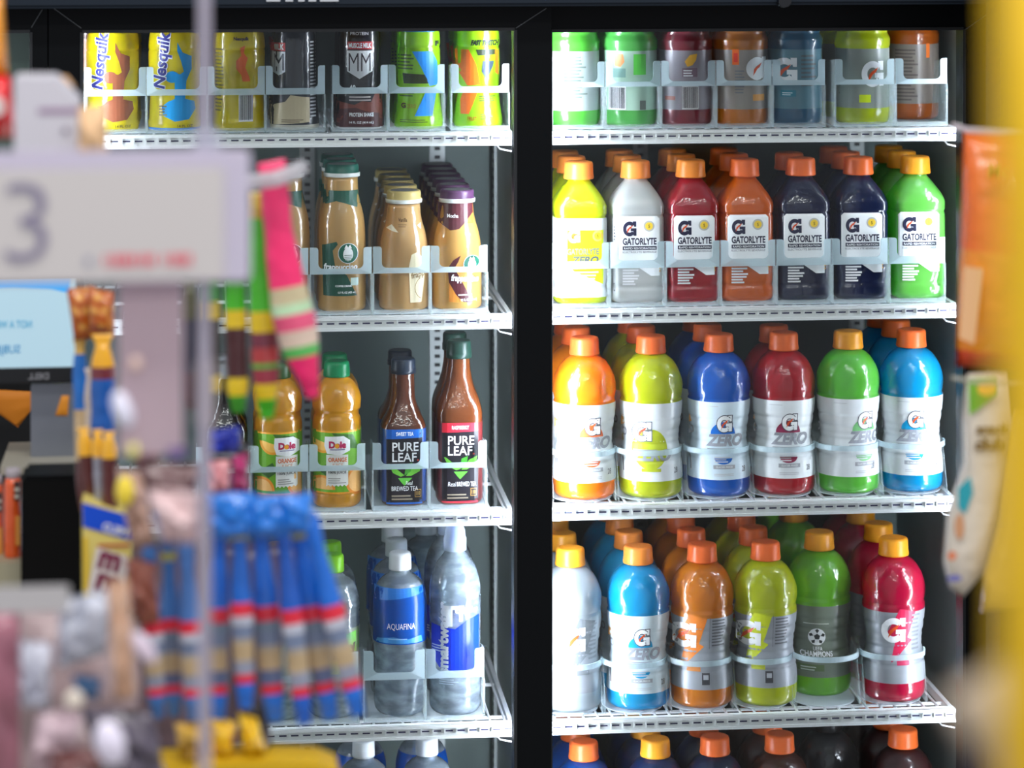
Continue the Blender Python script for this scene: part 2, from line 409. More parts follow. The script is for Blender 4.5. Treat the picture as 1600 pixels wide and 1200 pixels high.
def part_wall(px, name, Yf=3.64):
    x = X(px, Yf)
    return st(name, [((x - .006, Yf, ZB), (x + .006, YB, ZT))], WALLM)
part_wall(826, 'wall_middle'); part_wall(1528, 'wall_right'); part_wall(100, 'wall_left')
st('wall_far', [((XL, 3.60, ZB), (X(46, 3.6), 3.63, ZT))], mat('satin', (118, 140, 128), .4))
# header over the doors
hd = st('trim_1', [((XL, 3.44, Z(10, 800, 3.44)), (XR, 3.62, Z(10, 800, 3.44) + .28))], mat('matte', (38, 46, 56), .45), bev=.004)
bm = bmesh.new()
for a, b in ((416, 438), (446, 458), (466, 476), (482, 494), (500, 529)):
    (q0, q1) = pbox(a, -30, b, 2.5, 3.437, 3.442); box(bm, q0, q1)
mobj('raised_letter_feet', bm, mat('paint', (200, 205, 210)), hd)
bm = bmesh.new(); c = P(1225, 1, 3.437); bmesh.ops.create_cone(bm, cap_ends=True, segments=20, radius1=.009, radius2=.008, depth=.012, matrix=Matrix.Translation((c.x, 3.436, c.z)) @ Matrix.Rotation(math.pi / 2, 4, 'X'))
mobj('lock', bm, mat('paint', (15, 18, 24), .3), hd)
# doors: frame, gasket, pane
def door(name, fl, gl, gr, fr, top, gt, Y, hinge_seams=True):
    zb = .16
    d = st(name, [], BLACK)
    d.data.materials.clear(); bm = bmesh.new()
    zt = Z(top - 5, 800, Y); zg = Z(gt, 800, Y)
    for (a, b) in ((fl, gl), (gr, fr)):
        box(bm, (X(a, Y), Y, zb), (X(b, Y), Y + .035, zt))
    box(bm, (X(gl, Y), Y, zg), (X(gr, Y), Y + .035, zt)); box(bm, (X(gl, Y), Y, zb), (X(gr, Y), Y + .035, zb + .07))
    bm.to_mesh(d.data); bm.free(); d.data.materials.append(BLACK)
    bm = bmesh.new(); g = 7
    box(bm, (X(gl, Y) - .003, Y - .002, zb), (X(gl, Y) + .0008, Y + .001, zg)); box(bm, (X(gr, Y) - .0008, Y - .002, zb), (X(gr, Y) + .003, Y + .001, zg))
    box(bm, (X(gl, Y), Y - .002, zg - .0008), (X(gr, Y), Y + .001, zg + .003))
    mobj('gasket', bm, mat('paint', (30, 34, 38), .5), d)
    bm = bmesh.new()
    for (xa, xb) in ((fl + 8, gl - 2), (fr - 8, gr + 2)):
        a = P(xa, top + 1, Y - .0006); b = P(xb, gt - 3, Y - .0006)
        tube(bm, [a, b], .0006, 4)
    mobj('miter_seam', bm, mat('paint', (95, 100, 104), .4), d)
    bm = bmesh.new(); box(bm, (X(gl, Y) - .01, Y + .018, zb + .06), (X(gr, Y) + .01, Y + .022, zg + .01))
    mobj('glass_pane', bm, mat('pane', (255, 255, 255)), d)
    return d
door('door_1', 76, 129, 804, 861.5, 12, 47, YD)
door('door_2', 846, 862, 1505, 1562, 13, 50, YD + .0355)
door('door_3', -300, -250, 47, 74, 14, 46, YD)
# the uprights behind the door joints carry the light strips
for i, (a, b) in enumerate(((80, 112), (812, 850), (1509, 1556))):
    st('trim_%d' % (i + 2), [((X(a, 3.58), 3.573, ZB), (X(b, 3.58), 3.60, ZT))], BLACK2)
LEDM = mat('emit', (235, 242, 255), LED_MID); LEDS = mat('emit', (235, 242, 255), LED_SIDE)
for px, dw, M_, lb in ((815, 7, LEDM, 'vertical light tube behind the wide black post, shining on the milk shake side'), (850, 7, LEDM, 'vertical light tube behind the wide black post, shining on the sports drink side'), (1514, 7, LEDS, 'vertical light tube behind the black post beside the yellow bag'), (117, 8, LEDS, 'vertical light tube behind the black post by the yellow milk bottles')):
    r = thing('light_tube', (X(px, 3.615), 3.612, ZB), lb, 'light', 'cooler light tubes')
    bm = bmesh.new(); x = 0; hw = dw * 3.6 / F
    box(bm, (x - hw, -.0115, .02), (x + hw, -.004, ZT - ZB - .03)); mobj('housing', bm, WHITE, r)
    bm = bmesh.new(); box(bm, (x - hw * .9, -.004, .03), (x + hw * .9, .012, ZT - ZB - .04)); mobj('diffuser', bm, M_, r)
# slotted uprights inside the cabinet
def standard(x, y, face):
    bm = bmesh.new(); w_ = .011
    if face == 'y': box(bm, (x - w_, y - .004, ZB), (x + w_, y, ZT))
    else: box(bm, (x - .004, y - w_, ZB), (x, y + w_, ZT))
    o = mobj('slotted_upright', bm, mat('metal', (150, 155, 155), .35)); tag(o, None, None, None, 'structure'); o.name = 'trim_5'
    bm = bmesh.new(); z = ZB + .05
    while z < ZT - .03:
        if face == 'y': box(bm, (x - .004, y - .0046, z), (x + .004, y - .0039, z + .005))
        else: box(bm, (x - .0046, y - .004, z), (x - .0039, y + .004, z + .005))
        z += .0125
    mobj('slots', bm, mat('paint', (25, 25, 30), .6), o)
xw = X(826, 3.64) - .006
standard(xw, YB - .06, 'x'); standard(X(683, YB), YB, 'y'); standard(xw, 3.72, 'x')
standard(X(1338, YB), YB, 'y'); standard(X(480, YB), YB, 'y'); standard(X(1000, YB), YB, 'y')

# ---------------------------------------------------------------- shelves
LIPM = mat('paint', (236, 240, 240), .35); SLOTM = mat('paint', (45, 45, 85), .6)
def shelf(pxl, pxr, py_top_mid, Y, label, depth=.37, wires=True):
    mid = (pxl + pxr) / 2; z = Z(py_top_mid, mid, Y); x0 = X(pxl, Y); x1 = X(pxr, Y)
    u = 3.66 / F; hh = 21 * u
    r = thing('wire_shelf', ((x0 + x1) / 2, Y, z), label, 'shelf', 'white wire shelves')
    ox = -(x0 + x1) / 2
    X0 = x0 + ox; X1 = x1 + ox
    bm = bmesh.new()
    box(bm, (X0, 0, -hh), (X1, .0025, 0)); box(bm, (X0, -.0025, -hh), (X1, 0, -hh + .0035)); box(bm, (X0, -.0022, -.004), (X1, 0, 0)); box(bm, (X0, .0, -.002), (X1, .012, 0))
    n = int((X1 - X0) / (18 * u))
    for i in range(n):
        x = X0 + (i + .5) * (X1 - X0) / n
        box(bm, (x - 7.6 * u, -.0018, -hh * .62), (x - 6.0 * u, .0, -hh * .28))
    mobj('price_rail', bm, LIPM, r)
    bm = bmesh.new()
    for i in range(n):
        x = X0 + (i + .5) * (X1 - X0) / n
        box(bm, (x - 5.5 * u, -.0006, -hh * .50), (x + 6 * u, .0005, -hh * .40))
    mobj('rail_slots', bm, SLOTM, r)
    bm = bmesh.new(); k = X0 + .008
    while k < X1:
        tube(bm, [(k, .004, -.004), (k, depth, -.004)], .0017, 6); k += .019
    for yy in (.05, .2, depth - .01): tube(bm, [(X0, yy, -.0075), (X1, yy, -.0075)], .0025, 6)
    mobj('wire_grid', bm, WIRE, r)
    for xx in (X0 + .003, X1 - .003):
        bm = bmesh.new(); box(bm, (xx - .003, .001, -.012), (xx + .003, depth, -.001)); mobj('side_rail', bm, WIRE, r)
    for xx, sg in ((X1 - .012, 1),):
        bm = bmesh.new(); tube(bm, [(xx - sg * .010, .004, -hh - .0005), (xx - sg * .006, .004, -hh - .005), (xx + sg * .012, .004, -hh - .009)], .0012, 6)
        mobj('shelf_clip', bm, mat('metal', (200, 200, 205), .3), r)
    return z
# shelf rows: name -> resting height
SZ = {}
lw_ = 'white wire shelf behind the '
SZ['L1'] = shelf(112, 803, 209.0, YF, lw_ + 'milk shake door, carrying yellow bottles and shakes')
SZ['L2'] = shelf(112, 803, 497.5, YF, lw_ + 'milk shake door, carrying bottled iced coffee')
SZ['L3'] = shelf(112, 803, 806.5, YF, lw_ + 'milk shake door, carrying orange juice and brewed tea')
SZ['L4'] = shelf(112, 803, 1140, YF, lw_ + 'milk shake door, carrying clear bottled water')
SZ['L5'] = shelf(112, 803, 1452, YF, lw_ + 'milk shake door, lowest, below the bottled water')
SZ['R1'] = shelf(861, 1502, 202.0, YF, lw_ + 'sports drink door, topmost, carrying bottles cut off by the frame')
SZ['R2'] = shelf(861, 1500, 480.5, YF, lw_ + 'sports drink door, carrying the squarish white labelled bottles')
SZ['R3'] = shelf(861, 1496, 785.0, YF, lw_ + 'sports drink door, carrying the white labelled waisted bottles')
SZ['R4'] = shelf(861, 1493, 1117, YF, lw_ + 'sports drink door, carrying the silver labelled waisted bottles')
SZ['R5'] = shelf(861, 1490, 1440, YF, lw_ + 'sports drink door, lowest, with only bottle caps showing')

# ---------------------------------------------------------------- bottle trays
FROST = mat('frost', (220, 238, 244), .64); CLEARP = mat('frost', (225, 238, 240), .22); BASEP = mat('frost', (225, 235, 240), .5)
BAND_H = {'U': (60, 69, 102)}
def tray_u(shelf_k, x0, x1, band0, band1, post, label, depth=.35, pw=11):
    """tray with a U-shaped front stop: heights in picture pixels above the shelf"""
    Yt = 3.657; u = DP((x0 + x1) / 2, Yt) / F; z = SZ[shelf_k] + .0005
    xc = X((x0 + x1) / 2, Yt); hw = (x1 - x0) / 2 * u - .0003
    r = thing('bottle_tray', (xc, Yt, z), label, 'bottle tray', 'clear bottle trays')
    bm = bmesh.new(); box(bm, (-hw, .0, 0), (hw, depth, .0014)); mobj('tray_floor', bm, BASEP, r)
    for s in (-1, 1):
        bm = bmesh.new(); x = s * hw
        pts = [(.0012, 0), (depth, 0), (depth, .012), (.075, .016), (.06, (post - 8) * u), (.0012, post * u)]
        for xx in (x - s * .0011, x):
            pass
        a = [bm.verts.new((x - s * .0011, p, q)) for p, q in pts]; b = [bm.verts.new((x, p, q)) for p, q in pts]
        bm.faces.new(a); bm.faces.new(b[::-1])
        for i in range(len(pts)):
            j = (i + 1) % len(pts); bm.faces.new((a[i], b[i], b[j], a[j]))
        mobj('side_wall', bm, CLEARP, r)
    # front stop
    rad = 8 * u; W = pw * u; b0, b1, pt = band0 * u, band1 * u, post * u
    def arc(cx, cz, a0, a1, r_=rad, n=6): return [(cx + r_ * math.cos(math.radians(a0 + (a1 - a0) * i / n)), cz + r_ * math.sin(math.radians(a0 + (a1 - a0) * i / n))) for i in range(n + 1)]
    out = [(-hw, b0), (hw, b0), (hw, pt)] + arc(hw - W + .5 * rad, pt - .5 * rad, 90, 180, .5 * rad) + arc(hw - W - rad, b1 + rad, 360, 270) + arc(-hw + W + rad, b1 + rad, 270, 180) + arc(-hw + W - .5 * rad, pt - .5 * rad, 0, 90, .5 * rad) + [(-hw, pt)]
    bm = bmesh.new()
    fr = []
    for x, q in out: fr.append((x, -.004 * (1 - (x / hw) ** 2) if hw else 0, q))
    A = [bm.verts.new((x, y, q)) for x, y, q in fr]; B = [bm.verts.new((x, y + .0014, q)) for x, y, q in fr]
    tris = tessellate_polygon([[Vector((x, q, 0)) for x, y, q in fr]])
    for t in tris:
        for V_ in (A, B):
            try: bm.faces.new([V_[i] for i in t])
            except ValueError: pass
    for i in range(len(fr)):
        j = (i + 1) % len(fr); bm.faces.new((A[i], A[j], B[j], B[i]))
    bmesh.ops.recalc_face_normals(bm, faces=bm.faces)
    mobj('front_stop', bm, FROST, r)
    bm = bmesh.new()
    for s in (-1, 1): box(bm, (s * hw - .0012, -.0005, 0), (s * hw + .0012, .0012, b0))
    box(bm, (-hw, -.0005, 0), (hw, .001, .006))
    mobj('front_edge', bm, CLEARP, r)
    return r
def tray_ring(shelf_k, x0, x1, hc, label, depth=.35):
    """tray with a bowed ring in front of the bottle"""
    Yt = 3.655; u = DP((x0 + x1) / 2, Yt) / F; z = SZ[shelf_k] + .0005
    xc = X((x0 + x1) / 2, Yt + .02); hw = (x1 - x0) / 2 * u - .0003; bow = .040
    r = thing('bottle_tray', (xc, Yt, z), label, 'bottle tray', 'clear bottle trays')
    bm = bmesh.new()
    n = 20; ar = [(hw * .96 * math.sin(math.radians(t)), bow + .006 - (bow + .002) * math.cos(math.radians(t))) for t in [-90 + 180 * i / n for i in range(n + 1)]]
    pts = [(x, y + .002) for x, y in ar] + [(hw * .96, depth), (-hw * .96, depth)]
    A = [bm.verts.new((x, y, .0014)) for x, y in pts]; B = [bm.verts.new((x, y, 0)) for x, y in pts]
    bm.faces.new(A); bm.faces.new(B[::-1])
    for i in range(len(pts)): j = (i + 1) % len(pts); bm.faces.new((A[i], B[i], B[j], A[j]))
    mobj('tray_floor', bm, BASEP, r)
    h0 = hc * u; hh = 8.0 * u; bm = bmesh.new(); rings = []
    m = 24
    for i in range(m + 1):
        t = math.radians(-90 + 180 * i / m); x = hw * math.sin(t); y = bow - bow * math.cos(t) ** .9
        ox, oy = math.sin(t) * .0022, -math.cos(t) * .0022
        rings.append([bm.verts.new(v) for v in ((x + ox, y + oy, h0), (x + ox, y + oy, h0 + hh), (x - ox * 0, y + .0, h0 + hh), (x, y, h0))])
    for a, b in zip(rings, rings[1:]):
        for k in range(4): f = bm.faces.new((a[k], b[k], b[(k + 1) % 4], a[(k + 1) % 4])); f.smooth = False
    bm.faces.new(rings[0]); bm.faces.new(rings[-1][::-1])
    mobj('ring_stop', bm, FROST, r)
    for s in (-1, 1):
        bm = bmesh.new(); x = s * hw
        pts = [(.010, 0), (depth, 0), (depth, .012), (bow + .05, .02), (bow + .028, h0 + hh + .008), (bow, h0 + hh), (bow - .006, h0)]
        a = [bm.verts.new((x - s * .0011, p, q)) for p, q in pts]; b = [bm.verts.new((x, p, q)) for p, q in pts]
        bm.faces.new(a); bm.faces.new(b[::-1])
        for i in range(len(pts)):
            j = (i + 1) % len(pts); bm.faces.new((a[i], b[i], b[j], a[j]))
        mobj('side_wall', bm, CLEARP, r)
    return r

# ---------------------------------------------------------------- drinks: artwork
Wt = (245, 247, 248); NV = (30, 32, 62); GY = (150, 152, 158); OR = (250, 140, 45); SIL = (176, 180, 186)
def art_square(liq, panel=Wt, zero=False):
    ox = 4; A = []
    if zero:
        yl = (214, 228, 20)
        A += [PO(yl, [(-22 + ox, 116), (35 + ox, 116), (35 + ox, 32), (-10 + ox, 52), (-22 + ox, 62)], 1)]
        A += GLOGO(-11 + ox, 107, 10, Wt, (90, 95, 90)) + [T((98, 102, 110), 'GATORLYTE', -22 + ox, 78, 50, 10, .03), T((80, 84, 92), 'ZERO', -16 + ox, 64, 42, 12, .05, .25)]
        A += [DI((240, 205, 90), 26 + ox, 107, 8.5, layer=2), DI((250, 220, 30), 26 + ox, 107, 5.5, layer=3), T((120, 110, 20), '5', 24.5 + ox, 104.5, 3, 5, layer=4)]
        A += LINES(GY, -18 + ox, 6 + ox, 18, 40, 6) + LINES((225, 228, 228), -10 + ox, 30 + ox, 40, 55, 3, 2)
        return A
    A += [PO(panel, [(-30 + ox, 132), (-26 + ox, 136), (30 + ox, 136), (34 + ox, 132), (34 + ox, 44), (20 + ox, 44), (-12 + ox, 66), (-26 + ox, 66), (-30 + ox, 70)], 1)]
    A += GLOGO(-13 + ox, 117, 11.5, NV, None)
    A += [DI((190, 190, 185), 17 + ox, 121, 8.5, layer=2), DI((245, 205, 60), 17 + ox, 121, 6, layer=3), T((110, 90, 20), '5', 15.7 + ox, 118.3, 2.8, 5, layer=4)]
    A += [T(NV, 'GATORLYTE', -24 + ox, 92, 53, 11, .035)]
    A += [R(NV, -24 + ox, 84, 29 + ox, 90, 2), T(Wt, 'RAPID REHYDRATION', -22 + ox, 85.2, 49, 3.4, .02, layer=3), T((90, 90, 110), 'ELECTROLYTE BEVERAGE', -24 + ox, 79.5, 53, 3, 0)]
    A += LINES((205, 208, 214), 12 + ox, 30 + ox, 64, 70, 2, 2)
    A += LINES((238, 238, 240), -24 + ox, 4 + ox, 30, 56, 6, 2, th=.62)
    A += [LINES((235, 170, 60), 36 + ox - .5, 37.4, 50, 90, 9, 2, False)]
    A += [LINES((70, 70, 75), -37, -31, 70, 128, 12, 2), LINES((70, 70, 75), -37, -31, 20, 60, 8, 2)]
    return A
def art_zero(ox, circle, big=False):
    A = []
    if big:
        A += [DI(circle, ox + 6, 76, 27, 31, 1)]
        A += GLOGO(ox - 6, 103, 15, Wt, (105, 110, 120)) + [T((158, 160, 166), 'ZERO', ox - 24, 58, 62, 18, .05, .18, 4)]
        A += [R(circle, ox - 8, 42, ox + 22, 47, 2)]
    else:
        A += [DI(circle, ox, 97, 19, 19, 1, 0, 180), DI(circle, ox, 60, 14, 9, 1, 180, 360)]
        A += GLOGO(ox + 2, 113, 13, Wt, (70, 72, 85)) + [T((150, 152, 160), 'ZERO', ox - 26, 78, 56, 19, .05, .2, 4), R((150, 152, 160), ox - 24, 74, ox + 18, 75.2, 2)]
        A += [R((165, 168, 174), ox - 16, 44, ox + 18, 50, 2), T(Wt, 'GLACIER FREEZE', ox - 12, 45.5, 26, 3, .01, layer=3)]
        A += LINES((205, 207, 210), ox - 14, ox + 14, 54, 64, 3) + LINES((200, 202, 206), ox - 15, ox + 16, 33, 38, 2, ragged=False)
    A += LINES((205, 208, 212), -20, 6, 140, 142.6, 1)
    if ox > -25: A += BARCODE(-46.5, 38, -37, 66) + [PO((240, 170, 90), [(-46, 118), (-38, 126), (-36, 112), (-42, 105)], 2), T((150, 150, 155), 'ZERO', -47, 92, 14, 14, .04)]
    A += [T((120, 122, 126), '28', 38, 38, 6, 9, .02)]
    return A
def art_sport(ox, col, bolt_side=1, extra=True):
    A = [PO(col, [(ox + 8, 146), (ox + 34, 140), (ox + 22, 100), (ox + 30, 96), (ox - 6, 60), (ox + 2, 92), (ox - 14, 100)], 1)]
    A += GLOGO(ox, 112, 20, (246, 247, 248), None, 3)
    A += [R(tuple(min(255, int(v * .8 + 30)) for v in col), ox + 4, 58, ox + 24, 66, 2), T(Wt, 'THIRST', ox - 12, 66, 18, 5, .02)]
    if extra:
        x0 = ox + 42 if ox < 0 else ox - 60
        if ox < 0:
            A += LINES((90, 90, 96), 16, 40, 96, 140, 9) + [R((110, 112, 118), 12, 92, 12.8, 142, 2)]
            A += [R((60, 60, 66), 0, 38, 12, 56, 2), R(SIL, 2, 46, 10, 53, 3)]
        else:
            A += LINES((128, 130, 136), 30, 46, 80, 140, 9)
    return A
def ball(x, y, r):
    A = [DI(Wt, x, y, r, layer=2), PO((35, 40, 40), [(x + r * .38 * math.cos(math.radians(90 + 144 * i)), y + r * .38 * math.sin(math.radians(90 + 144 * i))) for i in (0, 3, 1, 4, 2)], 4)]
    for k in range(5):
        a = math.radians(90 + 72 * k); A.append(PO((35, 40, 40), [(x + r * (.42 + .0) * math.cos(a), y + r * .42 * math.sin(a)), (x + r * .8 * math.cos(a - .3), y + r * .8 * math.sin(a - .3)), (x + r * .96 * math.cos(a), y + r * .96 * math.sin(a)), (x + r * .8 * math.cos(a + .3), y + r * .8 * math.sin(a + .3))], 3))
    return A
LBW = mat('ink', (232, 236, 238), .3); SILV = mat('satin', (158, 162, 168), .38)
LB = lambda c: mat('ink', c, .3)
CO = (250, 150, 60); CO2 = (245, 115, 50); CO3 = (250, 170, 40)

GAP = .001
def lane(shelf_k, parts, shape, cx, depths, descr, shelfname, name='sports_drink_bottle', group=None, Yfront=3.668, sc=1.0, rz=0, pitch=None, dz=.0024):
    """bottles one behind the other; depths in bottle pitches"""
    r = max(q[1] for q in SMP[shape]) * DP(cx, Yfront) / F
    pt = pitch or 2 * r + .0015
    words_ = ['front', 'second', 'third', 'fourth', 'fifth', 'sixth', 'seventh']
    p0 = P(cx, 0, Yfront + r)
    for i, d in enumerate(depths):
        Yc = Yfront + r + d * pt
        pos = 'front one' if i == 0 else words_[i] + ' back'
        lb = '%s, %s, %s' % (descr, pos, shelfname)
        rt = thing(name, (p0.x, Yc, SZ[shelf_k] + dz), lb, 'bottle', group, rz)
        s = DP(cx, Yfront + r) / F
        for nm, me in parts:
            if not me.get('sized'): me.transform(Matrix.Scale(s, 4)); me['sized'] = s
            o = bpy.data.objects.new(nm, me); COL.objects.link(o); o.parent = rt

# -- right door, shelf 1: ribbed bottles cut by the frame
def art_rib(kind):
    A = []
    if kind == 0: A = [DI(Wt, -34, 96, 14, layer=2), LINES((110, 125, 115), -12, 26, 45, 112, 13)]
    if kind == 1: A = [PO((245, 150, 90), [(-22, 112), (-10, 112), (-8, 100), (-14, 92), (-22, 94)], 2), R((120, 160, 150), -24, 76, -6, 90, 1), R((90, 200, 70), 6, 80, 26, 112, 1), BARCODE(-30, 26, -6, 62), R((110, 120, 110), 16, 26, 26, 40, 2)]
    if kind == 2: A = [PO((240, 180, 60), [(0, 100), (8, 110), (20, 112), (18, 102), (12, 94), (4, 92)], 2), R((120, 100, 115), -4, 76, 20, 90, 2), LINES(Wt, -2, 18, 77, 89, 3, 3), BARCODE(-4, 26, 22, 62), R((150, 90, 80), -28, 40, -14, 46, 2)]
    if kind == 3: A = [R((245, 110, 30), -12, 94, -2, 118, 2), R((230, 60, 40), -10, 98, -4, 112, 3), GLOGO(28, 88, 18, Wt, None, 3), DI(Wt, 26, 88, 17, layer=2), R((215, 150, 70), 20, 38, 40, 48, 2), LINES((120, 122, 128), -8, 8, 50, 88, 8)]
    if kind == 4: A = [GLOGO(-14, 84, 20, Wt, None, 2), LINES((90, 100, 105), 10, 36, 60, 112, 8), R((30, 120, 140), -20, 44, 2, 54, 2), LINES((200, 220, 225), -18, 0, 46, 52, 2, 3)]
    if kind == 5: A = [GLOGO(18, 78, 20, Wt, None, 2), R((200, 220, 30), -4, 34, 14, 46, 2), LINES((110, 115, 110), -40, -28, 40, 112, 12)]
    if kind == 6: A = [LINES((85, 75, 70), -22, 12, 30, 112, 15), R((220, 110, 40), 24, 96, 30, 118, 2)]
    return A
S1 = 'top sports drink shelf'
rib = [(894, (88, 190, 60), 'clear green', [0, 1, 2]), (984, (90, 190, 85), 'pale green', [0, 1, 2]), (1070, (140, 35, 55), 'dark red', [0, 1]), (1157, (215, 125, 20), 'amber orange', [0, 1, 2]),
       (1242, (20, 95, 130), 'teal blue', [0, 1]), (1347, (200, 215, 25), 'yellow', [0, 1.4]), (1424, (175, 85, 15), 'brownish orange', [0, 1])]
for i, (cx, c, nm, dl) in enumerate(rib):
    p = bottle_parts('ribbed', c, CO, [(25, 117, LB([(160, 170, 166), (165, 195, 175), (146, 140, 148), (150, 142, 134), (84, 124, 138), (140, 148, 140), (120, 110, 102)][i]))], art_rib(i), cx=cx)
    lane('R1', p, 'ribbed', cx, dl, '%s drink in ribbed bottle cut by the frame' % nm, S1, group='ribbed bottles on the top shelf', Yfront=3.668 if i < 6 else 3.73)
for i, (a, b) in enumerate(((862, 945), (946, 1032), (1033, 1118), (1119, 1206), (1207, 1290), (1304, 1398), (1399, 1481))):
    tray_u('R1', a, b, 66, 74, 106, 'clear tray around the %s drink on the top sports shelf' % rib[i][2])
# -- shelf 2: squarish bottles
sq = [(904, (200, 216, 14), 'bright yellow', [0, 1, 2], CO), (993, (205, 208, 206), 'cloudy white', [0, 1, 2], CO), (1079, (176, 32, 50), 'red', [0, 1, 2], CO), (1163, (226, 104, 14), 'orange', [0, 1, 2], CO2),
      (1251, (24, 30, 66), 'navy blue', [0, 1], CO2), (1341, (22, 34, 74), 'dark blue', [0, 1, 2], CO2), (1430, (112, 202, 84), 'light green', [0, 1, 2], CO3)]
S2 = 'second sports drink shelf'
for i, (cx, c, nm, dl, cp) in enumerate(sq):
    p = bottle_parts('square', c, cp, [(12, 134, LBW)] if i == 0 else [], art_square(c, zero=(i == 0)), clip=39, cx=cx)
    lane('R2', p, 'square', cx, dl, '%s drink in squarish bottle, orange cap' % nm, S2, group='squarish sports drinks', pitch=.0745)
for i, (a, b) in enumerate(((862, 952), (953, 1039), (1040, 1125), (1126, 1212), (1213, 1299), (1300, 1388), (1389, 1478))):
    tray_u('R2', a, b, 61, 73, 102, 'clear tray around the %s drink on the second sports shelf' % sq[i][2])
# -- shelf 3: waisted bottles, white labels
z3 = [(913, (250, 140, 10), 'orange', 12, (225, 110, 60), False, [0, 1, 2], CO2), (1017, (205, 215, 10), 'lemon yellow', -6, (185, 195, 40), True, [0, 1, 2], CO2), (1123, (0, 100, 205), 'deep blue', 8, (0, 105, 200), False, [0, 1, 2], CO2),
      (1224, (190, 16, 36), 'red', 9, (140, 25, 70), False, [0, .75], CO2), (1325, (110, 215, 70), 'light green', 27, (120, 190, 120), False, [0], CO3), (1424, (0, 162, 218), 'sky blue', 6, (0, 150, 200), False, [0, 1, 2], CO2)]
S3 = 'third sports drink shelf'
for i, (cx, c, nm, ox, cc, big, dl, cp) in enumerate(z3):
    p = bottle_parts('sport', c, cp, [(27, 147, LBW if i != 2 else LB((214, 230, 240)))], art_zero(ox, cc, big), clip=47, cx=cx)
    lane('R3', p, 'sport', cx, dl, '%s drink in white labelled waisted bottle' % nm, S3, group='white labelled waisted sports drinks', Yfront=3.662, pitch=.085)
for i, (a, b) in enumerate(((862, 963), (964, 1067), (1072, 1174), (1175, 1276), (1277, 1375), (1376, 1480))):
    tray_ring('R3', a, b, 72, 'ringed clear tray around the %s bottle, third sports shelf' % z3[i][2])
# -- shelf 4
z4 = [(891, (170, 180, 186), 'cloudy grey', ('s', 7, (120, 125, 130)), [0, 1, 2, 3], CO3), (997, (0, 158, 212), 'sky blue', ('z', 5, (0, 150, 200)), [0, 1, 2, 3], CO), (1097, (222, 128, 14), 'amber orange', ('s', -26, (225, 125, 40)), [0, 1, 2, 3], CO2),
      (1196, (196, 206, 12), 'yellow', ('s', -24, (200, 210, 30)), [0, 1, 2, 3], CO2), (1280, (118, 200, 40), 'olive green', ('c', 0, 0), [0, 2, 3], CO3), (1396, (196, 10, 62), 'magenta red', ('s', 2, (205, 25, 75)), [0, 1, 2.25, 3.1], CO3)]
S4 = 'fourth sports drink shelf'
for i, (cx, c, nm, (kd, ox, cc), dl, cp) in enumerate(z4):
    if kd == 'z': lab = [(27, 147, LB((214, 230, 236)))]; A = art_zero(ox, cc)
    elif kd == 's': lab = [(30, 140, SILV)]; A = art_sport(ox, cc)
    else: lab = [(30, 140, LB((112, 122, 108)))]; A = ball(-2, 92, 13) + [T(Wt, 'UEFA', -8, 71, 14, 6, .01), T(Wt, 'CHAMPIONS', -26, 62, 48, 8, .02), T((190, 200, 185), 'LEAGUE', -12, 55, 24, 4, 0), R((90, 110, 70), -30, 40, 8, 50, 1), LINES((190, 200, 190), -26, 4, 41, 49, 2), LINES((200, 205, 195), -22, 24, 112, 115, 1)]
    p = bottle_parts('sport', c, cp, lab, A, clip=47, cx=cx)
    lane('R4', p, 'sport', cx, dl, '%s drink in waisted bottle' % nm, S4, group='waisted sports drinks', Yfront=3.662 if i != 4 else 3.70, pitch=.085)
for i, (a, b) in enumerate(((862, 942), (943, 1043), (1046, 1146), (1147, 1240), (1241, 1345), (1348, 1449))):
    tray_ring('R4', a if i else 842, b, 72, 'ringed clear tray around the %s bottle, fourth sports shelf' % z4[i][2])
# -- shelf 5: only caps show
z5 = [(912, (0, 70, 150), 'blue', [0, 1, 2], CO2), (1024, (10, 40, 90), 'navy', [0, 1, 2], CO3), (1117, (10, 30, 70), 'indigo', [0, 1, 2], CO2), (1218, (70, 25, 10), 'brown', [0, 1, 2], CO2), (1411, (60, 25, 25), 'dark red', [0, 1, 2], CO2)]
p5 = {}
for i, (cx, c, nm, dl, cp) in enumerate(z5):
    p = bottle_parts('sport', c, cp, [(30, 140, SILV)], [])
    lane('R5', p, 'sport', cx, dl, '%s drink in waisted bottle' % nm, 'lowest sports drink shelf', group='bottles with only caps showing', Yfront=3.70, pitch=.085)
p = bottle_parts('sport', (25, 28, 34), (30, 30, 34), [(30, 140, SILV)], art_sport(2, (60, 60, 66)))
lane('R5', p, 'sport', 1315, [1], 'dark drink in black capped waisted bottle', 'lowest sports drink shelf', group='bottles with only caps showing', Yfront=3.70, pitch=.085)

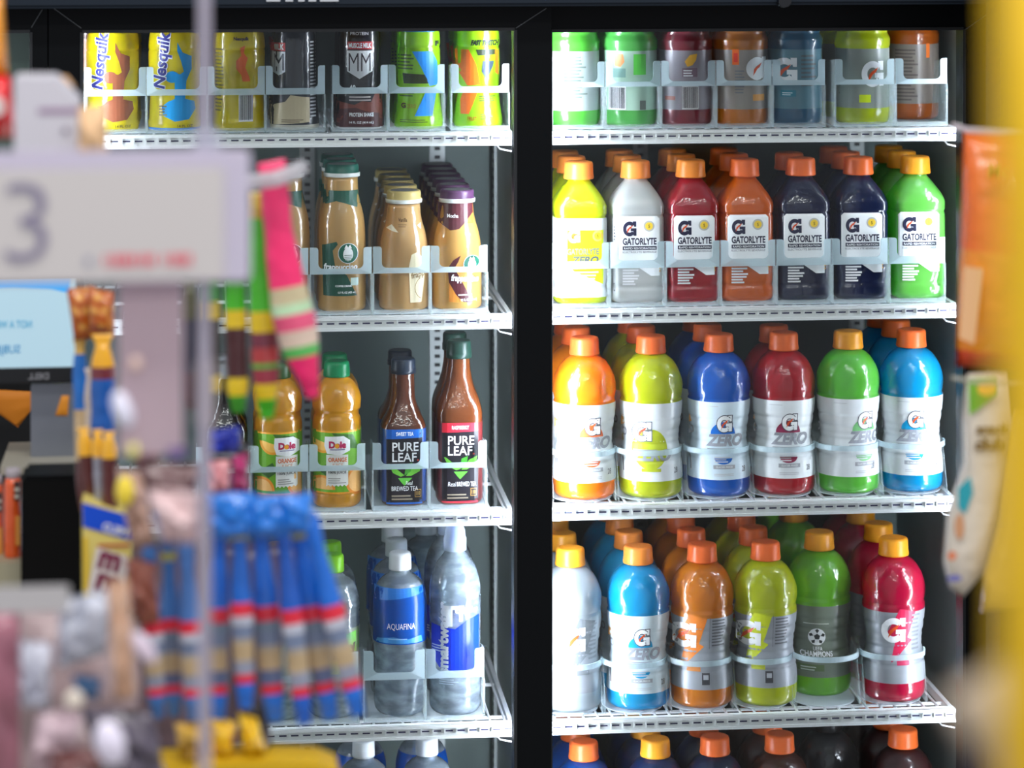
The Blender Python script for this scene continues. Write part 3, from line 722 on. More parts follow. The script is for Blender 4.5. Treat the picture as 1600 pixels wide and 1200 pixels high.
# ---------------------------------------------------------------- left door: shelf 1
YE = (238, 220, 20)
def art_shake(swirl, small=False):
    A = []
    if small:
        A += [T((60, 50, 60), 'Nesquik', -8, 138, 24, 7, .04), T((70, 60, 60), 'Nesquik', -8, 138, 24, 7, .0)]
        A += [PO(swirl, [(2, 128), (10, 132), (8, 120), (14, 112), (10, 98), (16, 84), (18, 76), (6, 76), (4, 86), (-4, 96), (-4, 108), (4, 116)], 1)]
        A += [LINES((120, 110, 30), -36, -22, 30, 130, 18), BARCODE(0, 14, 22, 56)]
        return A
    A += [PO(swirl, [(4, 138), (12, 122), (26, 116), (26, 96), (18, 78), (16, 50), (30, 46), (32, 34), (22, 18), (0, 15), (-18, 24), (-20, 38), (-10, 46), (0, 50), (0, 76), (-6, 80), (-2, 92), (8, 88), (14, 92), (10, 108), (4, 124)], 1)]
    A += [DI(swirl, -4, 84, 11, 9, 1)]
    A += [T((40, 40, 130), 'Nesquik', -10, 64, 88, 25, .03, .1, 3, 84), T(Wt, 'Nesquik', -9, 63, 90, 27, .075, .1, 2, 84), T(Wt, 'Nesquik', -12, 66, 86, 22, .045, .12, 3, 84) if False else []]
    A += [T((150, 140, 40), 'NESTLE', -22, 104, 26, 5, .0, 0, 2, 88), T((120, 110, 30), '14 FL OZ', 4, 6, 24, 4), LINES((120, 110, 30), -24, -12, 24, 42, 4)]
    return A
def art_protein(kind):
    A = []
    if kind == 'dark':
        A += [R((190, 30, 38), -18, 124, 20, 136, 2), T(Wt, 'MUSCLE MILK', -16.5, 126, 35, 8, .04, layer=3)]
        A += [PO(Wt, [(-19, 122), (20, 122), (20, 90), (0, 78), (-19, 90)], 1), T((50, 40, 50), 'MM', -16.5, 90, 34, 28, -.01, layer=2)]
        A += [PO((120, 55, 40), [(-36, 44), (-8, 38), (4, 44), (18, 42), (26, 58), (37, 64), (37, 14), (-36, 8)], 1)]
        A += [PO((70, 20, 22), [(-36, 30), (-6, 34), (10, 28), (37, 24), (37, 3), (-36, 3)], 2)]
        A += [T(Wt, '40', -16, 58, 10, 11, .03), T(Wt, 'PROTEIN', -4, 58, 22, 7, .03), LINES((190, 180, 180), -16, 18, 44, 54, 2), T(Wt, 'PROTEIN SHAKE', -16, 20, 38, 6, .03, layer=3), T(Wt, '14 FL OZ (414 mL)', -16, 8, 38, 5, .02, layer=3), T((210, 210, 215), 'PROTEIN', -14, 146, 28, 5, .02)]
    else:
        A += [R((190, 40, 45), -36, 122, -14, 135, 2), T(Wt, 'MILK', -34, 124, 18, 9, .03, layer=3), PO((225, 228, 232), [(-34, 121), (-14, 121), (-14, 90), (-24, 84), (-34, 90)], 1), T((40, 45, 60), 'M', -32, 92, 16, 26, 0, layer=2)]
        A += [PO((200, 185, 150), [(-36, 38), (-14, 44), (-6, 54), (8, 52), (24, 50), (24, 12), (-36, 8)], 1), LINES((200, 200, 205), 25, 34, 20, 140, 22, 2, False), LINES((120, 100, 80), -20, 16, 12, 18, 2)]
    return A
def art_energy(kind):
    A = []
    if kind == 0:
        A += [R((20, 130, 200), -30, 150, 26, 160, 1), PO((25, 135, 215), [(-10, 120), (22, 120), (30, 104), (33, 68), (18, 66), (4, 96)], 1), PO((25, 135, 215), [(14, 62), (30, 62), (22, 20), (-6, 20)], 1)]
        A += [PO((50, 60, 20), [(-24, 86), (10, 84), (18, 70), (-22, 70)], 1), LINES((90, 110, 20), -30, -4, 92, 118, 5), LINES((90, 110, 20), -28, 4, 50, 58, 2), T((80, 30, 20), 'G', -26, 32, 7, 8, .04), T((190, 120, 30), 'ZERO', -18, 32, 14, 6, .0), LINES((90, 110, 20), -28, 24, 10, 16, 2), T((15, 25, 20), 'F', 27, 128, 6, 8, .06)]
    else:
        A += [PO((240, 110, 20), [(-34, 122), (-14, 122), (-2, 98), (4, 68), (-16, 66), (-30, 90)], 1), PO((240, 110, 20), [(-20, 62), (2, 62), (-8, 36), (-14, 22), (-26, 22), (-26, 44)], 1), PO((240, 110, 20), [(28, 122), (34, 120), (34, 82), (28, 86)], 1)]
        A += [T((15, 25, 15), 'FAST TWITCH', -11, 128, 44, 9, .07, .2), PO((30, 40, 20), [(-3, 122), (30, 122), (30, 114), (0, 113)], 1), PO((25, 45, 60), [(8, 104), (26, 104), (24, 96), (14, 76), (6, 88)], 2), LINES((70, 90, 20), 2, 30, 42, 52, 3), T((180, 60, 20), 'FRUIT', -16, 12, 14, 6, .02), LINES((90, 120, 20), 4, 24, 14, 24, 3)]
    return A
LIME = (160, 214, 16)
tops = [(136, 'shake', (110, 45, 20), (150, 60, 20), [(2, 60, LB((200, 195, 190))), (90, 140, LB((190, 120, 100)))], LINES((90, 40, 30), 10, 36, 92, 138, 6), 'brown', 3.70),
        (176, 'shake', YE, (90, 50, 30), [], art_shake((150, 84, 56)), 'yellow chocolate milk with brown swirl', 3.664), (273, 'shake', YE, (20, 110, 190), [(0.3, 5, LB((20, 120, 195)))], art_shake((10, 150, 215)), 'yellow vanilla milk with blue swirl', 3.664),
        (373, 'shake', (225, 205, 25), (220, 80, 100), [], art_shake((225, 110, 60), True), 'yellow strawberry milk with pink squiggle', 3.664), (460, 'protein', (38, 42, 52), (25, 25, 28), [(0.3, 8, LB((200, 195, 180)))], art_protein('pale'), 'black and cream protein shake', 3.664),
        (562, 'protein', (22, 20, 28), (25, 25, 28), [(0.3, 4, LB((210, 205, 200)))], art_protein('dark'), 'black and maroon protein shake', 3.664), (654, 'energy', LIME, (20, 120, 200), [], art_energy(0), 'lime energy drink with blue slashes', 3.664), (747, 'energy', LIME, (240, 120, 20), [], art_energy(1), 'lime energy drink with orange slashes', 3.664)]
for cx, shp, c, cp, lab, A, nm, yf in tops:
    p = bottle_parts(shp, c, cp, lab, A, clip=37, cx=cx)
    lane('L1', p, shp, cx, [0, 1, 2] if nm != 'brown' else [0], '%s bottle' % nm, 'top milk shelf', name='milk_shake_bottle' if shp != 'energy' else 'energy_drink_bottle', group='bottles on the top milk shelf', Yfront=yf, rz=0)
for i, (a, b) in enumerate(((132, 228), (229, 323), (324, 414), (415, 508), (519, 606), (607, 695), (705, 796))):
    tray_u('L1', a, b, 59, 69, 104, 'clear tray around the %s bottle, top milk shelf' % tops[i + 1][6])
# ---------------------------------------------------------------- left door: shelf 2, iced coffee in glass
TAN = (205, 165, 100)
def siren(x, y, r):
    g = (0, 92, 70)
    return [DI(Wt, x, y, r * 1.06, layer=2), DI(g, x, y, r, layer=3), DI(Wt, x, y - r * .1, r * .52, r * .7, layer=4), PO(Wt, [(x - r * .4, y + r * .5), (x - r * .2, y + r * .9), (x, y + r * .62), (x + r * .2, y + r * .9), (x + r * .4, y + r * .5)], 4),
            LINES(g, x - r * .4, x + r * .4, y - r * .6, y - r * .05, 3, 5, False, .35), RING(g, x, y - r * .1, r * .6, r * .66, 4, 200, 340, 8)]
def art_coffee(kind):
    g = (0, 70, 52)
    if kind == 'green':
        return [PO(g, [(-28, 188), (26, 188), (31, 168), (24, 162), (8, 168), (-8, 172), (-28, 166)], 1), PO(g, [(-30, 104), (-8, 110), (-6, 106), (-14, 96), (-10, 70), (8, 58), (24, 26), (-28, 26)], 1),
                siren(10, 92, 15), T(Wt, 'frappuccino', -28, 64, 52, 12, .03, .1, 4), T(Wt, 'COFFEE DRINK', -10, 40, 26, 3, .03, 0, 4), T(Wt, '13.7 FL OZ (405 mL)', -6, 29, 28, 4, .02, 0, 4), R((200, 225, 215), 14, 42, 26, 54, 3)]
    if kind == 'vanilla':
        return [T((100, 70, 30), 'Vanilla', -8, 138, 14, 6, .03), LINES((150, 115, 60), -8, 8, 130, 136, 2), PO((236, 224, 190), [(12, 88), (22, 92), (32, 80), (34, 60), (28, 14), (10, 14), (8, 70)], 1), T((150, 120, 70), 'frapp', 12, 48, 22, 12, .02, .1, 3, 10), RING((180, 150, 90), 36, 36, 18, 19, 2, 120, 240, 8),
                PO((240, 230, 200), [(-26, 128), (-18, 134), (-8, 122), (-18, 124)], 1), PO((240, 230, 200), [(22, 132), (28, 136), (28, 126)], 1)]
    mo = (72, 24, 32)
    return [PO(mo, [(-27, 166), (27, 166), (27, 134), (14, 136), (4, 126), (-10, 124), (-27, 136)], 1), PO((205, 110, 40), [(27, 150), (27, 134), (14, 136)], 2), T(Wt, 'Mocha', -14, 143, 17, 6, .02, 0, 3),
            PO(mo, [(6, 86), (-6, 78), (-14, 66), (-12, 40), (-2, 26), (10, 14), (24, 12), (14, 34), (2, 56), (-4, 66), (2, 76)], 1), PO((205, 130, 50), [(-12, 14), (6, 14), (-2, 26), (-12, 44)], 2), siren(24, 72, 13), T(Wt, 'frappuccino', -10, 44, 44, 13, .04, .1, 4, -4), LINES(Wt, 2, 24, 24, 28, 1, 4), T(Wt, '9.5 FL OZ (281 mL)', 6, 14, 26, 5, .02, 0, 4)]
GRC = (20, 92, 76)
cf = [(447, 'coffee_tall', (196, 160, 104), (70, 50, 45), 'green', 'tall tan iced coffee half hidden by pink wrapper', [0, 1]), (534, 'coffee_tall', TAN, GRC, 'green', 'tall tan iced coffee with dark green lid', [0, 1, 2]), (631, 'coffee_short', (212, 172, 112), (196, 176, 110), 'vanilla', 'short vanilla iced coffee with cream lid', [0, 1, 2, 3, 4]), (714, 'coffee_short', (212, 168, 92), (84, 50, 84), 'mocha', 'short mocha iced coffee with purple lid', [0, 1, 2, 3, 4, 5])]
for cx, shp, c, cp, kd, nm, dl in cf:
    p = bottle_parts(shp, c, cp, [], art_coffee(kd), clip=37, cx=cx, band=(225, 230, 225))
    # the lid has a pale embossed disc
    bm = bmesh.new(); cb = CAPS[shp][0] + 18.6
    lathe(bm, [(cb - .3, 21, 2), (cb, 20.6, 2), (cb + .2, 16, 2)], 40)
    me = bpy.data.meshes.new('lid_disc'); bm.to_mesh(me); bm.free(); me.materials.append(mat('metal', (150, 150, 150), .4)); p.append(('lid_disc', me))
    lane('L2', p, shp, cx, dl, nm, 'coffee shelf', name='iced_coffee_bottle', group='iced coffee bottles', Yfront=3.664, pitch=.066)
for a, b, nm in ((394, 482, 'tall coffee half hidden by the pink wrapper'), (484, 581, 'tall coffee with dark green lid'), (583, 672, 'short coffee with cream lid'), (673, 762, 'short coffee with purple lid')):
    tray_u('L2', a, b, 64, 73, 106, 'clear tray holding the ' + nm, pw=13)
# ---------------------------------------------------------------- left door: shelf 3, juice and tea
def art_juice(ox):
    A = [PO((110, 175, 30), [(-38, 118), (38, 118), (38, 26), (-38, 26)], 1), PO((60, 110, 40), [(-8, 118), (26, 114), (36, 90), (10, 96)], 2), PO((50, 100, 30), [(-30, 60), (-8, 74), (0, 60), (-14, 50)], 2)]
    A += [DI((250, 170, 40), -22 + ox, 108, 20, 22, 3, 180, 330), DI((255, 195, 90), -22 + ox, 108, 16, 18, 4, 180, 330)]
    A += [DI((245, 150, 40), -22 - ox * .2, 30, 20, 22, 3, 0, 180), DI((250, 190, 110), -22 - ox * .2, 30, 16, 18, 4, 0, 180), DI((245, 150, 40), 34, 42, 20, 22, 3, 60, 300), DI((250, 190, 110), 34, 42, 16, 18, 4, 60, 300)]
    A += [PO((235, 235, 230), [(-17 + ox, 84)] + [(-17 + ox + i * 3.1, 35 + (2.5 if i % 2 else 0)) for i in range(12)] + [(17 + ox, 84)], 5)]
    A += [PO(Wt, [(-19 + ox, 112), (10 + ox, 113), (20 + ox, 106), (20 + ox, 90), (4 + ox, 83), (-16 + ox, 86), (-20 + ox, 98)], 6), T((190, 30, 90), 'Dole', -13 + ox, 94, 27, 11, .06, 0, 7), R((70, 50, 140), -11 + ox, 91.5, 12 + ox, 92.6, 7), DI((250, 170, 40), -0.5 + ox, 98, 3.6, layer=8)]
    A += [T((225, 110, 50), 'ORANGE', -14 + ox, 73, 29, 7, .03, 0, 7), T((225, 140, 80), 'JUICE', -8 + ox, 65, 17, 6, .0, 0, 7), T((70, 70, 70), '100% JUICE', -14 + ox, 54, 28, 5, .02, 0, 7), LINES((160, 160, 155), -14 + ox, 14 + ox, 40, 50, 3, 7)]
    A += [PO((245, 160, 30), [(-38, 26), (38, 26), (38, 23), (-38, 23)], 2), PO((245, 170, 40), [(-38, 121), (38, 121), (38, 118), (-38, 118)], 2)]
    return A
for cx, ox, nm in ((434, 14, 'orange juice with dark cap behind the pink wrapper tip'), (526, 1, 'orange juice with bright green cap')):
    p = bottle_parts('juice', (232, 166, 20), (0, 140, 84) if cx > 500 else (40, 90, 30), [(24, 121, LB((110, 165, 40)))], art_juice(ox), clip=37, cx=cx)
    lane('L3', p, 'juice', cx, [0, .9], nm, 'juice and tea shelf', name='juice_bottle', group='orange juice bottles', Yfront=3.664)
def art_tea(hh, col, word, base):
    leaf = (110, 190, 60)
    ox = 2; t = hh
    A = [PO((24, 20, 30), [(-28 + ox, t), (28 + ox, t), (28 + ox, base), (-28 + ox, base)], 1), PO(col, [(-28 + ox, t), (28 + ox, t), (28 + ox, t - 13), (-28 + ox, t - 15)], 2), T(Wt, word, -13 + ox, t - 10, 27, 6, .02, 0, 3)]
    A += [T(Wt, 'PURE', -19 + ox, t - 34, 41, 14, .015, 0, 3), T(Wt, 'LEAF', -19 + ox, t - 50, 38, 14, .015, 0, 3), DI((220, 60, 40), 21 + ox, t - 48, 1.4, layer=3)]
    y = t - 73
    A += [PO(leaf, [(0 + ox, y + 2), (-22 + ox, y + 20), (-25 + ox, y + 20), (-18 + ox, y + 6), (-6 + ox, y)], 3), PO((70, 160, 50), [(0 + ox, y + 2), (2 + ox, y + 18), (12 + ox, y + 22), (10 + ox, y + 8)], 3), PO(leaf, [(2 + ox, y + 1), (14 + ox, y + 16), (27 + ox, y + 22), (24 + ox, y + 8), (10 + ox, y + 1)], 3), PO((90, 180, 60), [(-10 + ox, y - 2), (12 + ox, y - 2), (4 + ox, y - 10), (0 + ox, y - 14), (-4 + ox, y - 10)], 3)]
    A += [T(Wt, 'Real', 2 + ox, t - 86, 10, 6, .0, .1, 3) if word[0] == 'S' else T(Wt, 'Real', -19 + ox, t - 98, 12, 7, .0, .1, 3), T(Wt, 'BREWED TEA', (-20 if word[0] == 'S' else -5) + ox, t - 95 if word[0] == 'S' else t - 98, 41 if word[0] == 'S' else 30, 7, .005, 0, 3), LINES((150, 140, 120), -20 + ox, 14 + ox, base + 4, base + 14, 2, 3), R((170, 130, 60), 16 + ox, base + 8, 26 + ox, base + 20, 3), R((40, 30, 30), 17 + ox, base + 9, 25 + ox, base + 19, 4), T((200, 160, 80), '110', 18 + ox, base + 11, 6, 6, .01, 0, 5)]
    A += [PO(col, [(-28 + ox, base), (28 + ox, base), (28 + ox, base - 3), (-28 + ox, base - 3)], 2)]
    return A
for cx, shp, hh, col, word, nm, dl in ((630, 'tea_short', 121, (20, 95, 185), 'SWEET TEA', 'shorter brown tea with blue topped label', [0, 1]), (717, 'tea_tall', 129, (225, 40, 60), 'RASPBERRY', 'taller brown tea with red topped label', [0, 1])):
    p = bottle_parts(shp, (96, 44, 16) if shp == 'tea_short' else (120, 62, 24), (30, 42, 58) if shp == 'tea_short' else (30, 60, 50), [(8, hh, LB((30, 60, 120) if shp == 'tea_short' else (90, 30, 30)))], art_tea(hh, col, word, 8), clip=34, cx=cx)
    lane('L3', p, shp, cx, dl, nm, 'juice and tea shelf', name='tea_bottle', group='brewed tea bottles', Yfront=3.664, pitch=.0645)
p = bottle_parts('tea_short', (26, 18, 20), (150, 155, 160), [(8, 100, LB((60, 30, 90)))], [])
lane('L3', p, 'tea_short', 352, [0, 1], 'dark drink with silver ridged cap', 'juice and tea shelf', name='tea_bottle', group='brewed tea bottles', Yfront=3.664)
for a, b, nm in ((391, 482, 'orange juice behind the candy tips'), (483, 571, 'orange juice with bright green cap'), (582, 670, 'shorter brown tea with blue topped label'), (671, 761, 'taller brown tea with red topped label'), (306, 390, 'dark drink with silver cap')):
    tray_u('L3', a, b, 64, 73, 106, 'clear tray holding the ' + nm, pw=13)
# ---------------------------------------------------------------- left door: shelf 4, water
BL = (0, 92, 190)
aq = [T((235, 245, 255), 'AQUAFINA', -20, 136, 44, 11, .0, 0, 3), PO((60, 150, 225), [(-34, 122), (-10, 126), (10, 122), (34, 126), (36, 116), (-36, 116)], 2), LINES((140, 195, 240), -18, 18, 122, 126, 1, 3), PO((30, 120, 210), [(-38, 200), (38, 200), (38, 190), (-38, 180)], 1)]
p = bottle_parts('water', (222, 235, 242), (235, 238, 240), [(114, 198, mat('film', (0, 96, 205), .84))], aq, clip=40, cx=625, bodykind='clear')
lane('L4', p, 'water', 625, [0, 1, 2.1], 'clear water bottle with blue label and white cap', 'water shelf', name='water_bottle', group='blue labelled water bottles', Yfront=3.664, pitch=.075)
sm = [T((235, 240, 245), 'smartwater', -10, 66, 112, 15, .05, 0, 4, 90), T(Wt, 'tat', -2, 160, 30, 12, .02, 0, 4), LINES((190, 205, 220), -24, 8, 50, 60, 3, 2), PO((0, 50, 200), [(-39, 142), (0, 136), (20, 150), (39, 154), (39, 74), (0, 70), (-24, 76), (-39, 100)], 1), LINES((200, 215, 240), -34, -14, 100, 112, 3, 3), R((225, 232, 238), -20, 166, 14, 172, 2), R((225, 232, 238), -14, 140, -4, 172, 2), R((215, 225, 235), 6, 148, 12, 168, 2), PO((225, 232, 238), [(12, 160), (36, 160), (36, 166), (12, 166)], 2)]
p = bottle_parts('smart', (225, 235, 240), (222, 234, 245), [], sm, clip=38, cx=711, bodykind='clear', capkind='cap')
bm = bmesh.new(); lathe(bm, [(252, 8, 2), (262, 8, 2), (284, 6.5, 2), (296.5, 4, 2)], 24)
me = bpy.data.meshes.new('spout'); bm.to_mesh(me); bm.free(); me.materials.append(mat('cap', (40, 120, 225), .35))
for q in p:
    if q[0] == 'cap': q[1].materials[0] = mat('frost', (225, 238, 250), .6)
p.append(('spout', me))
lane('L4', p, 'smart', 711, [0, 1.25], 'tall clear water bottle with blue spout cap', 'water shelf', name='water_bottle', group='tall spouted water bottles', Yfront=3.664, pitch=.075)
p = bottle_parts('water', (222, 235, 240), (230, 235, 240), [], [], bodykind='clear')
lane('L4', p, 'water', 683, [2.6, 3.7], 'plain clear water bottle behind the tall spouted one', 'water shelf', name='water_bottle', group='plain clear bottles at the back', Yfront=3.664, pitch=.075)
iz = [PO((120, 205, 70), [(6, 130), (41, 136), (41, 100), (20, 112)], 1), T((40, 50, 50), 'Fizzy', 2, 88, 40, 22, .05, .15, 3, 20), PO((215, 225, 80), [(-38, 92), (40, 92), (40, 70), (-38, 66)], 1)]
p = bottle_parts('water', (222, 232, 205), (140, 215, 30), [(66, 140, mat('film', (225, 232, 205), .6))], iz, clip=40, cx=520, bodykind='clear')
lane('L4', p, 'water', 520, [0, 1], 'clear sparkling drink with lime green cap', 'water shelf', name='sparkling_water_bottle', group='lime capped bottles', Yfront=3.664)
p = bottle_parts('water', (150, 215, 130), (250, 215, 30), [(66, 140, mat('film', (215, 230, 220), .6))], [], bodykind='clear')
lane('L4', p, 'water', 436, [0, 1], 'clear green tinted bottle behind the blue candy sticks', 'water shelf', name='sparkling_water_bottle', group='green tinted bottles', Yfront=3.664)
for a, b, nm in ((390, 471, 'green tinted bottle behind blue sticks'), (472, 560, 'lime capped sparkling drink'), (568, 664, 'blue labelled water'), (665, 757, 'tall spouted water')):
    tray_u('L4', a, b, 66, 78, 112, 'clear tray holding the ' + nm, pw=15)
# shelf 5: caps only
p = bottle_parts('water', (120, 160, 200), (232, 236, 240), [(114, 198, mat('film', (0, 96, 205), .84))], [], bodykind='clear')
lane('L5', p, 'water', 568, [0, 1.2], 'white capped water bottle below the middle of the rail', 'lowest water shelf', name='water_bottle', group='white capped bottles at the bottom', Yfront=3.70, pitch=.075)
lane('L5', p, 'water', 667, [0, 1.2], 'white capped water bottle below the spouted bottle', 'lowest water shelf', name='water_bottle', group='white capped bottles at the bottom', Yfront=3.70, pitch=.075)
p = bottle_parts('juice', (150, 160, 30), (235, 200, 30), [], [])
lane('L5', p, 'juice', 470, [0], 'yellow capped bottle below the blue candy sticks', 'lowest water shelf', name='juice_bottle', group='white capped bottles at the bottom', Yfront=3.66)

# ================================================================ things in the aisle, in front of the cooler
def flat_art(name, items, ox, oy, Y, parent=None, dy=.0006, rot=0, kind='ink'):
    """artwork in pictures pixels around (ox, oy) laid on the plane at depth Y"""
    mats = []; bm = decal_bm(items, step=0, mats=mats, matkind=kind); s = DP(ox, Y) / F; p = P(ox, oy, Y)
    base = parent.location if parent else Vector((0, 0, 0))
    ca, sa = math.cos(math.radians(rot)), math.sin(math.radians(rot))
    for v in bm.verts:
        x, l, z = v.co; x, z = x * ca - z * sa, x * sa + z * ca
        v.co = Vector((p.x + x * s, Y - dy * l, p.z + z * s)) - base
    return mobj(name, bm, mats, parent)
def plate(bm, x0, y0, x1, y1, Y, th, rad=6, loc=Vector((0, 0, 0))):
    """rounded upright plate spanning a picture rectangle at depth Y"""
    s = DP((x0 + x1) / 2, Y) / F; a = P(x0, y1, Y); b = P(x1, y0, Y); r = rad * s; pts = []
    for cx, cz, a0 in ((b.x - r, b.z - r, 0), (a.x + r, b.z - r, 90), (a.x + r, a.z + r, 180), (b.x - r, a.z + r, 270)):
        for k in range(6):
            t = math.radians(a0 + k * 18); pts.append((cx + r * math.cos(t), cz + r * math.sin(t)))
    A = [bm.verts.new(Vector((x, Y, z)) - loc) for x, z in pts]; B = [bm.verts.new(Vector((x, Y + th, z)) - loc) for x, z in pts]
    bm.faces.new(A); bm.faces.new(B[::-1])
    for i in range(len(pts)): j = (i + 1) % len(pts); bm.faces.new((A[i], B[i], B[j], A[j]))
    bmesh.ops.recalc_face_normals(bm, faces=bm.faces)
def pouch(name, label, cat, quad, Y, th, m, group=None, wr=.12, n=14, art=None, parent=None, crimp=.06, tilt=0):
    """filled bag; quad = four picture corners, top-left clockwise"""
    q = [P(x, y, Y) for x, y in quad]; c = sum(q, Vector()) / 4; c.y = Y
    bm = bmesh.new(); sd = random.random() * 50; G = {}
    for sg in (-1, 1):
        for i in range(n + 1):
            for j in range(n + 1):
                u, v = i / n, j / n
                p = (q[0] * (1 - u) + q[1] * u) * (1 - v) + (q[3] * (1 - u) + q[2] * u) * v
                e = min(1, max(0, (min(v, 1 - v) - crimp) / .25)); ee = 4 * u * (1 - u)
                t = th * (e ** .5) * ee ** .5
                nz = noise.noise(Vector((u * 4 + sd, v * 5, sg))) * wr * th * 1.6 * (ee ** .5)
                edge = noise.noise(Vector((v * 6 + sd, 3, 0 if u < .5 else 9))) * wr * .05 * (q[1] - q[0]).length * (abs(2 * u - 1) ** 4)
                y = Y + sg * (t / 2) + nz + tilt * (v - .5)
                if i in (0, n) or j in (0, n):
                    if sg == 1: G[(1, i, j)] = G[(-1, i, j)]; continue
                    y = Y + tilt * (v - .5) + noise.noise(Vector((u * 14 + sd, v * 14, 0))) * .0015
                G[(sg, i, j)] = bm.verts.new(Vector((p.x + edge, y, p.z)) - c)
    for sg in (-1, 1):
        for i in range(n):
            for j in range(n):
                vs = (G[(sg, i, j)], G[(sg, i + 1, j)], G[(sg, i + 1, j + 1)], G[(sg, i, j + 1)])
                try: f = bm.faces.new(vs); f.smooth = True
                except ValueError: continue
                if isinstance(m, list):
                    v = (j + .5) / n; k = 0
                    for mi, (t_, _) in enumerate(m):
                        if v >= t_: k = mi
                    f.material_index = k
    bmesh.ops.recalc_face_normals(bm, faces=bm.faces)
    o = mobj(name, bm, [x[1] for x in m] if isinstance(m, list) else m)
    if parent: o.parent = parent; o.location = c - parent.location
    else: o.location = c; tag(o, label, cat, group)
    return o
def stick(name, label, cat, p0, p1, Y, w_, bands, prof=None, group=None, flat=.55, bend=0, n=18, hgt=None, kind='foil'):
    """long twisted or crimped candy wrapper from p0 (top) to p1, widths in picture pixels"""
    A = P(p0[0], p0[1], Y); B = P(p1[0], p1[1], Y); s = DP(p0[0], Y) / F; c = A.copy()
    prof = prof or [(0, .9), (.06, .55), (.12, .8), (.2, 1), (.85, 1), (.92, .8), (1, .55)]
    steps = 44; bm = bmesh.new(); rings = []; ax = (B - A).normalized(); side = ax.cross(Vector((0, 1, 0))).normalized()
    sd = random.random() * 30
    for i in range(steps + 1):
        t = i / steps
        for a, b in zip(prof, prof[1:]):
            if t <= b[0] + 1e-9: k = a[1] + (b[1] - a[1]) * (t - a[0]) / (b[0] - a[0]); break
        r = w_ * s * k / 2; fl = flat * (1 if .06 < t < .94 else .25)
        cen = A.lerp(B, t) + side * bend * s * math.sin(math.pi * t)
        ring = []
        for q in range(n):
            a = 2 * math.pi * q / n; nz = 1 + .10 * noise.noise(Vector((math.cos(a) * 1.5 + sd, math.sin(a) * 1.5, t * 9)))
            ring.append(bm.verts.new(cen + side * (r * math.cos(a) * nz) + Vector((0, 1, 0)) * (r * fl * math.sin(a) * nz) - c))
        rings.append(ring)
    mats = []
    for i, (a, b) in enumerate(zip(rings, rings[1:])):
        t = (i + .5) / steps; col = [cc for t_, cc in bands if t >= t_][-1]; m = col if isinstance(col, bpy.types.Material) else mat(kind, col, .3)
        if m not in mats: mats.append(m)
        for q in range(n):
            f = bm.faces.new((a[q], a[(q + 1) % n], b[(q + 1) % n], b[q])); f.material_index = mats.index(m); f.smooth = True
    bm.faces.new(rings[0][::-1]); bm.faces.new(rings[-1])
    bmesh.ops.recalc_face_normals(bm, faces=bm.faces)
    o = mobj(name, bm, mats); o.location = c; return tag(o, label, cat, group)

# price sign on its clear strip
YS = 2.12
r = thing('price_sign', P(170, 445, YS), 'large white price sign with a grey 3 and small red line', 'sign')
bm = bmesh.new(); plate(bm, -120, 233, 391, 446, YS, .004, 10, r.location); mobj('plastic_holder', bm, mat('frost', (232, 225, 240), .9), r)
bm = bmesh.new(); plate(bm, -115, 262, 350, 443, YS - .0012, .001, 4, r.location); mobj('printed_card', bm, mat('paint', (206, 200, 198), .5), r)
flat_art('printed_number', [T((132, 124, 150), '3', 8, -60, 66, 124, -.012)], 0, 350, YS - .0014, r)
flat_art('red_line_of_print', [R((235, 70, 95), 162 + i * 11.5, -67, 162 + i * 11.5 + (8 if i % 4 else 5), -51, 2) for i in range(12) if i != 7] + [R((150, 150, 175), 132, -66, 142, -54, 2)], 0, 350, YS - .0014, r)
r2 = thing('clear_hanging_strip', P(319, 1210, YS + .02), 'clear plastic hanging strip running top to bottom behind the price sign', 'display strip')
bm = bmesh.new(); plate(bm, 310, -60, 329, 1260, YS + .01, .006, 2, r2.location); mobj('strip', bm, mat('frost', (212, 205, 220), .62), r2)
bm = bmesh.new(); plate(bm, 302, 206, 346, 240, YS + .008, .012, 6, r2.location); mobj('strip_clip', bm, mat('frost', (220, 222, 235), .5), r2)
r3 = thing('sign_bracket', P(235, 715, YS + .02), 'pale pink plastic bracket plate under the price sign', 'bracket')
bm = bmesh.new(); plate(bm, 184, 440, 286, 712, YS + .02, .01, 8, r3.location); mobj('bracket_plate', bm, mat('frost', (222, 200, 208), .93), r3)
bm = bmesh.new(); plate(bm, 262, 700, 290, 716, YS + .018, .014, 4, r3.location); mobj('bracket_foot', bm, mat('paint', (120, 95, 150), .4), r3)
o = bpy.data.objects.new('hang_tag', None); bpy.data.objects.remove(o)
bm = bmesh.new(); c = P(322, 610, YS + .017); plate(bm, 306, 562, 336, 668, YS + .017, .003, 8, c); o = mobj('hang_tag', bm, mat('frost', (205, 195, 190), .8)); o.location = c; tag(o, 'small pale plastic hang tag beside the sign bracket', 'tag')
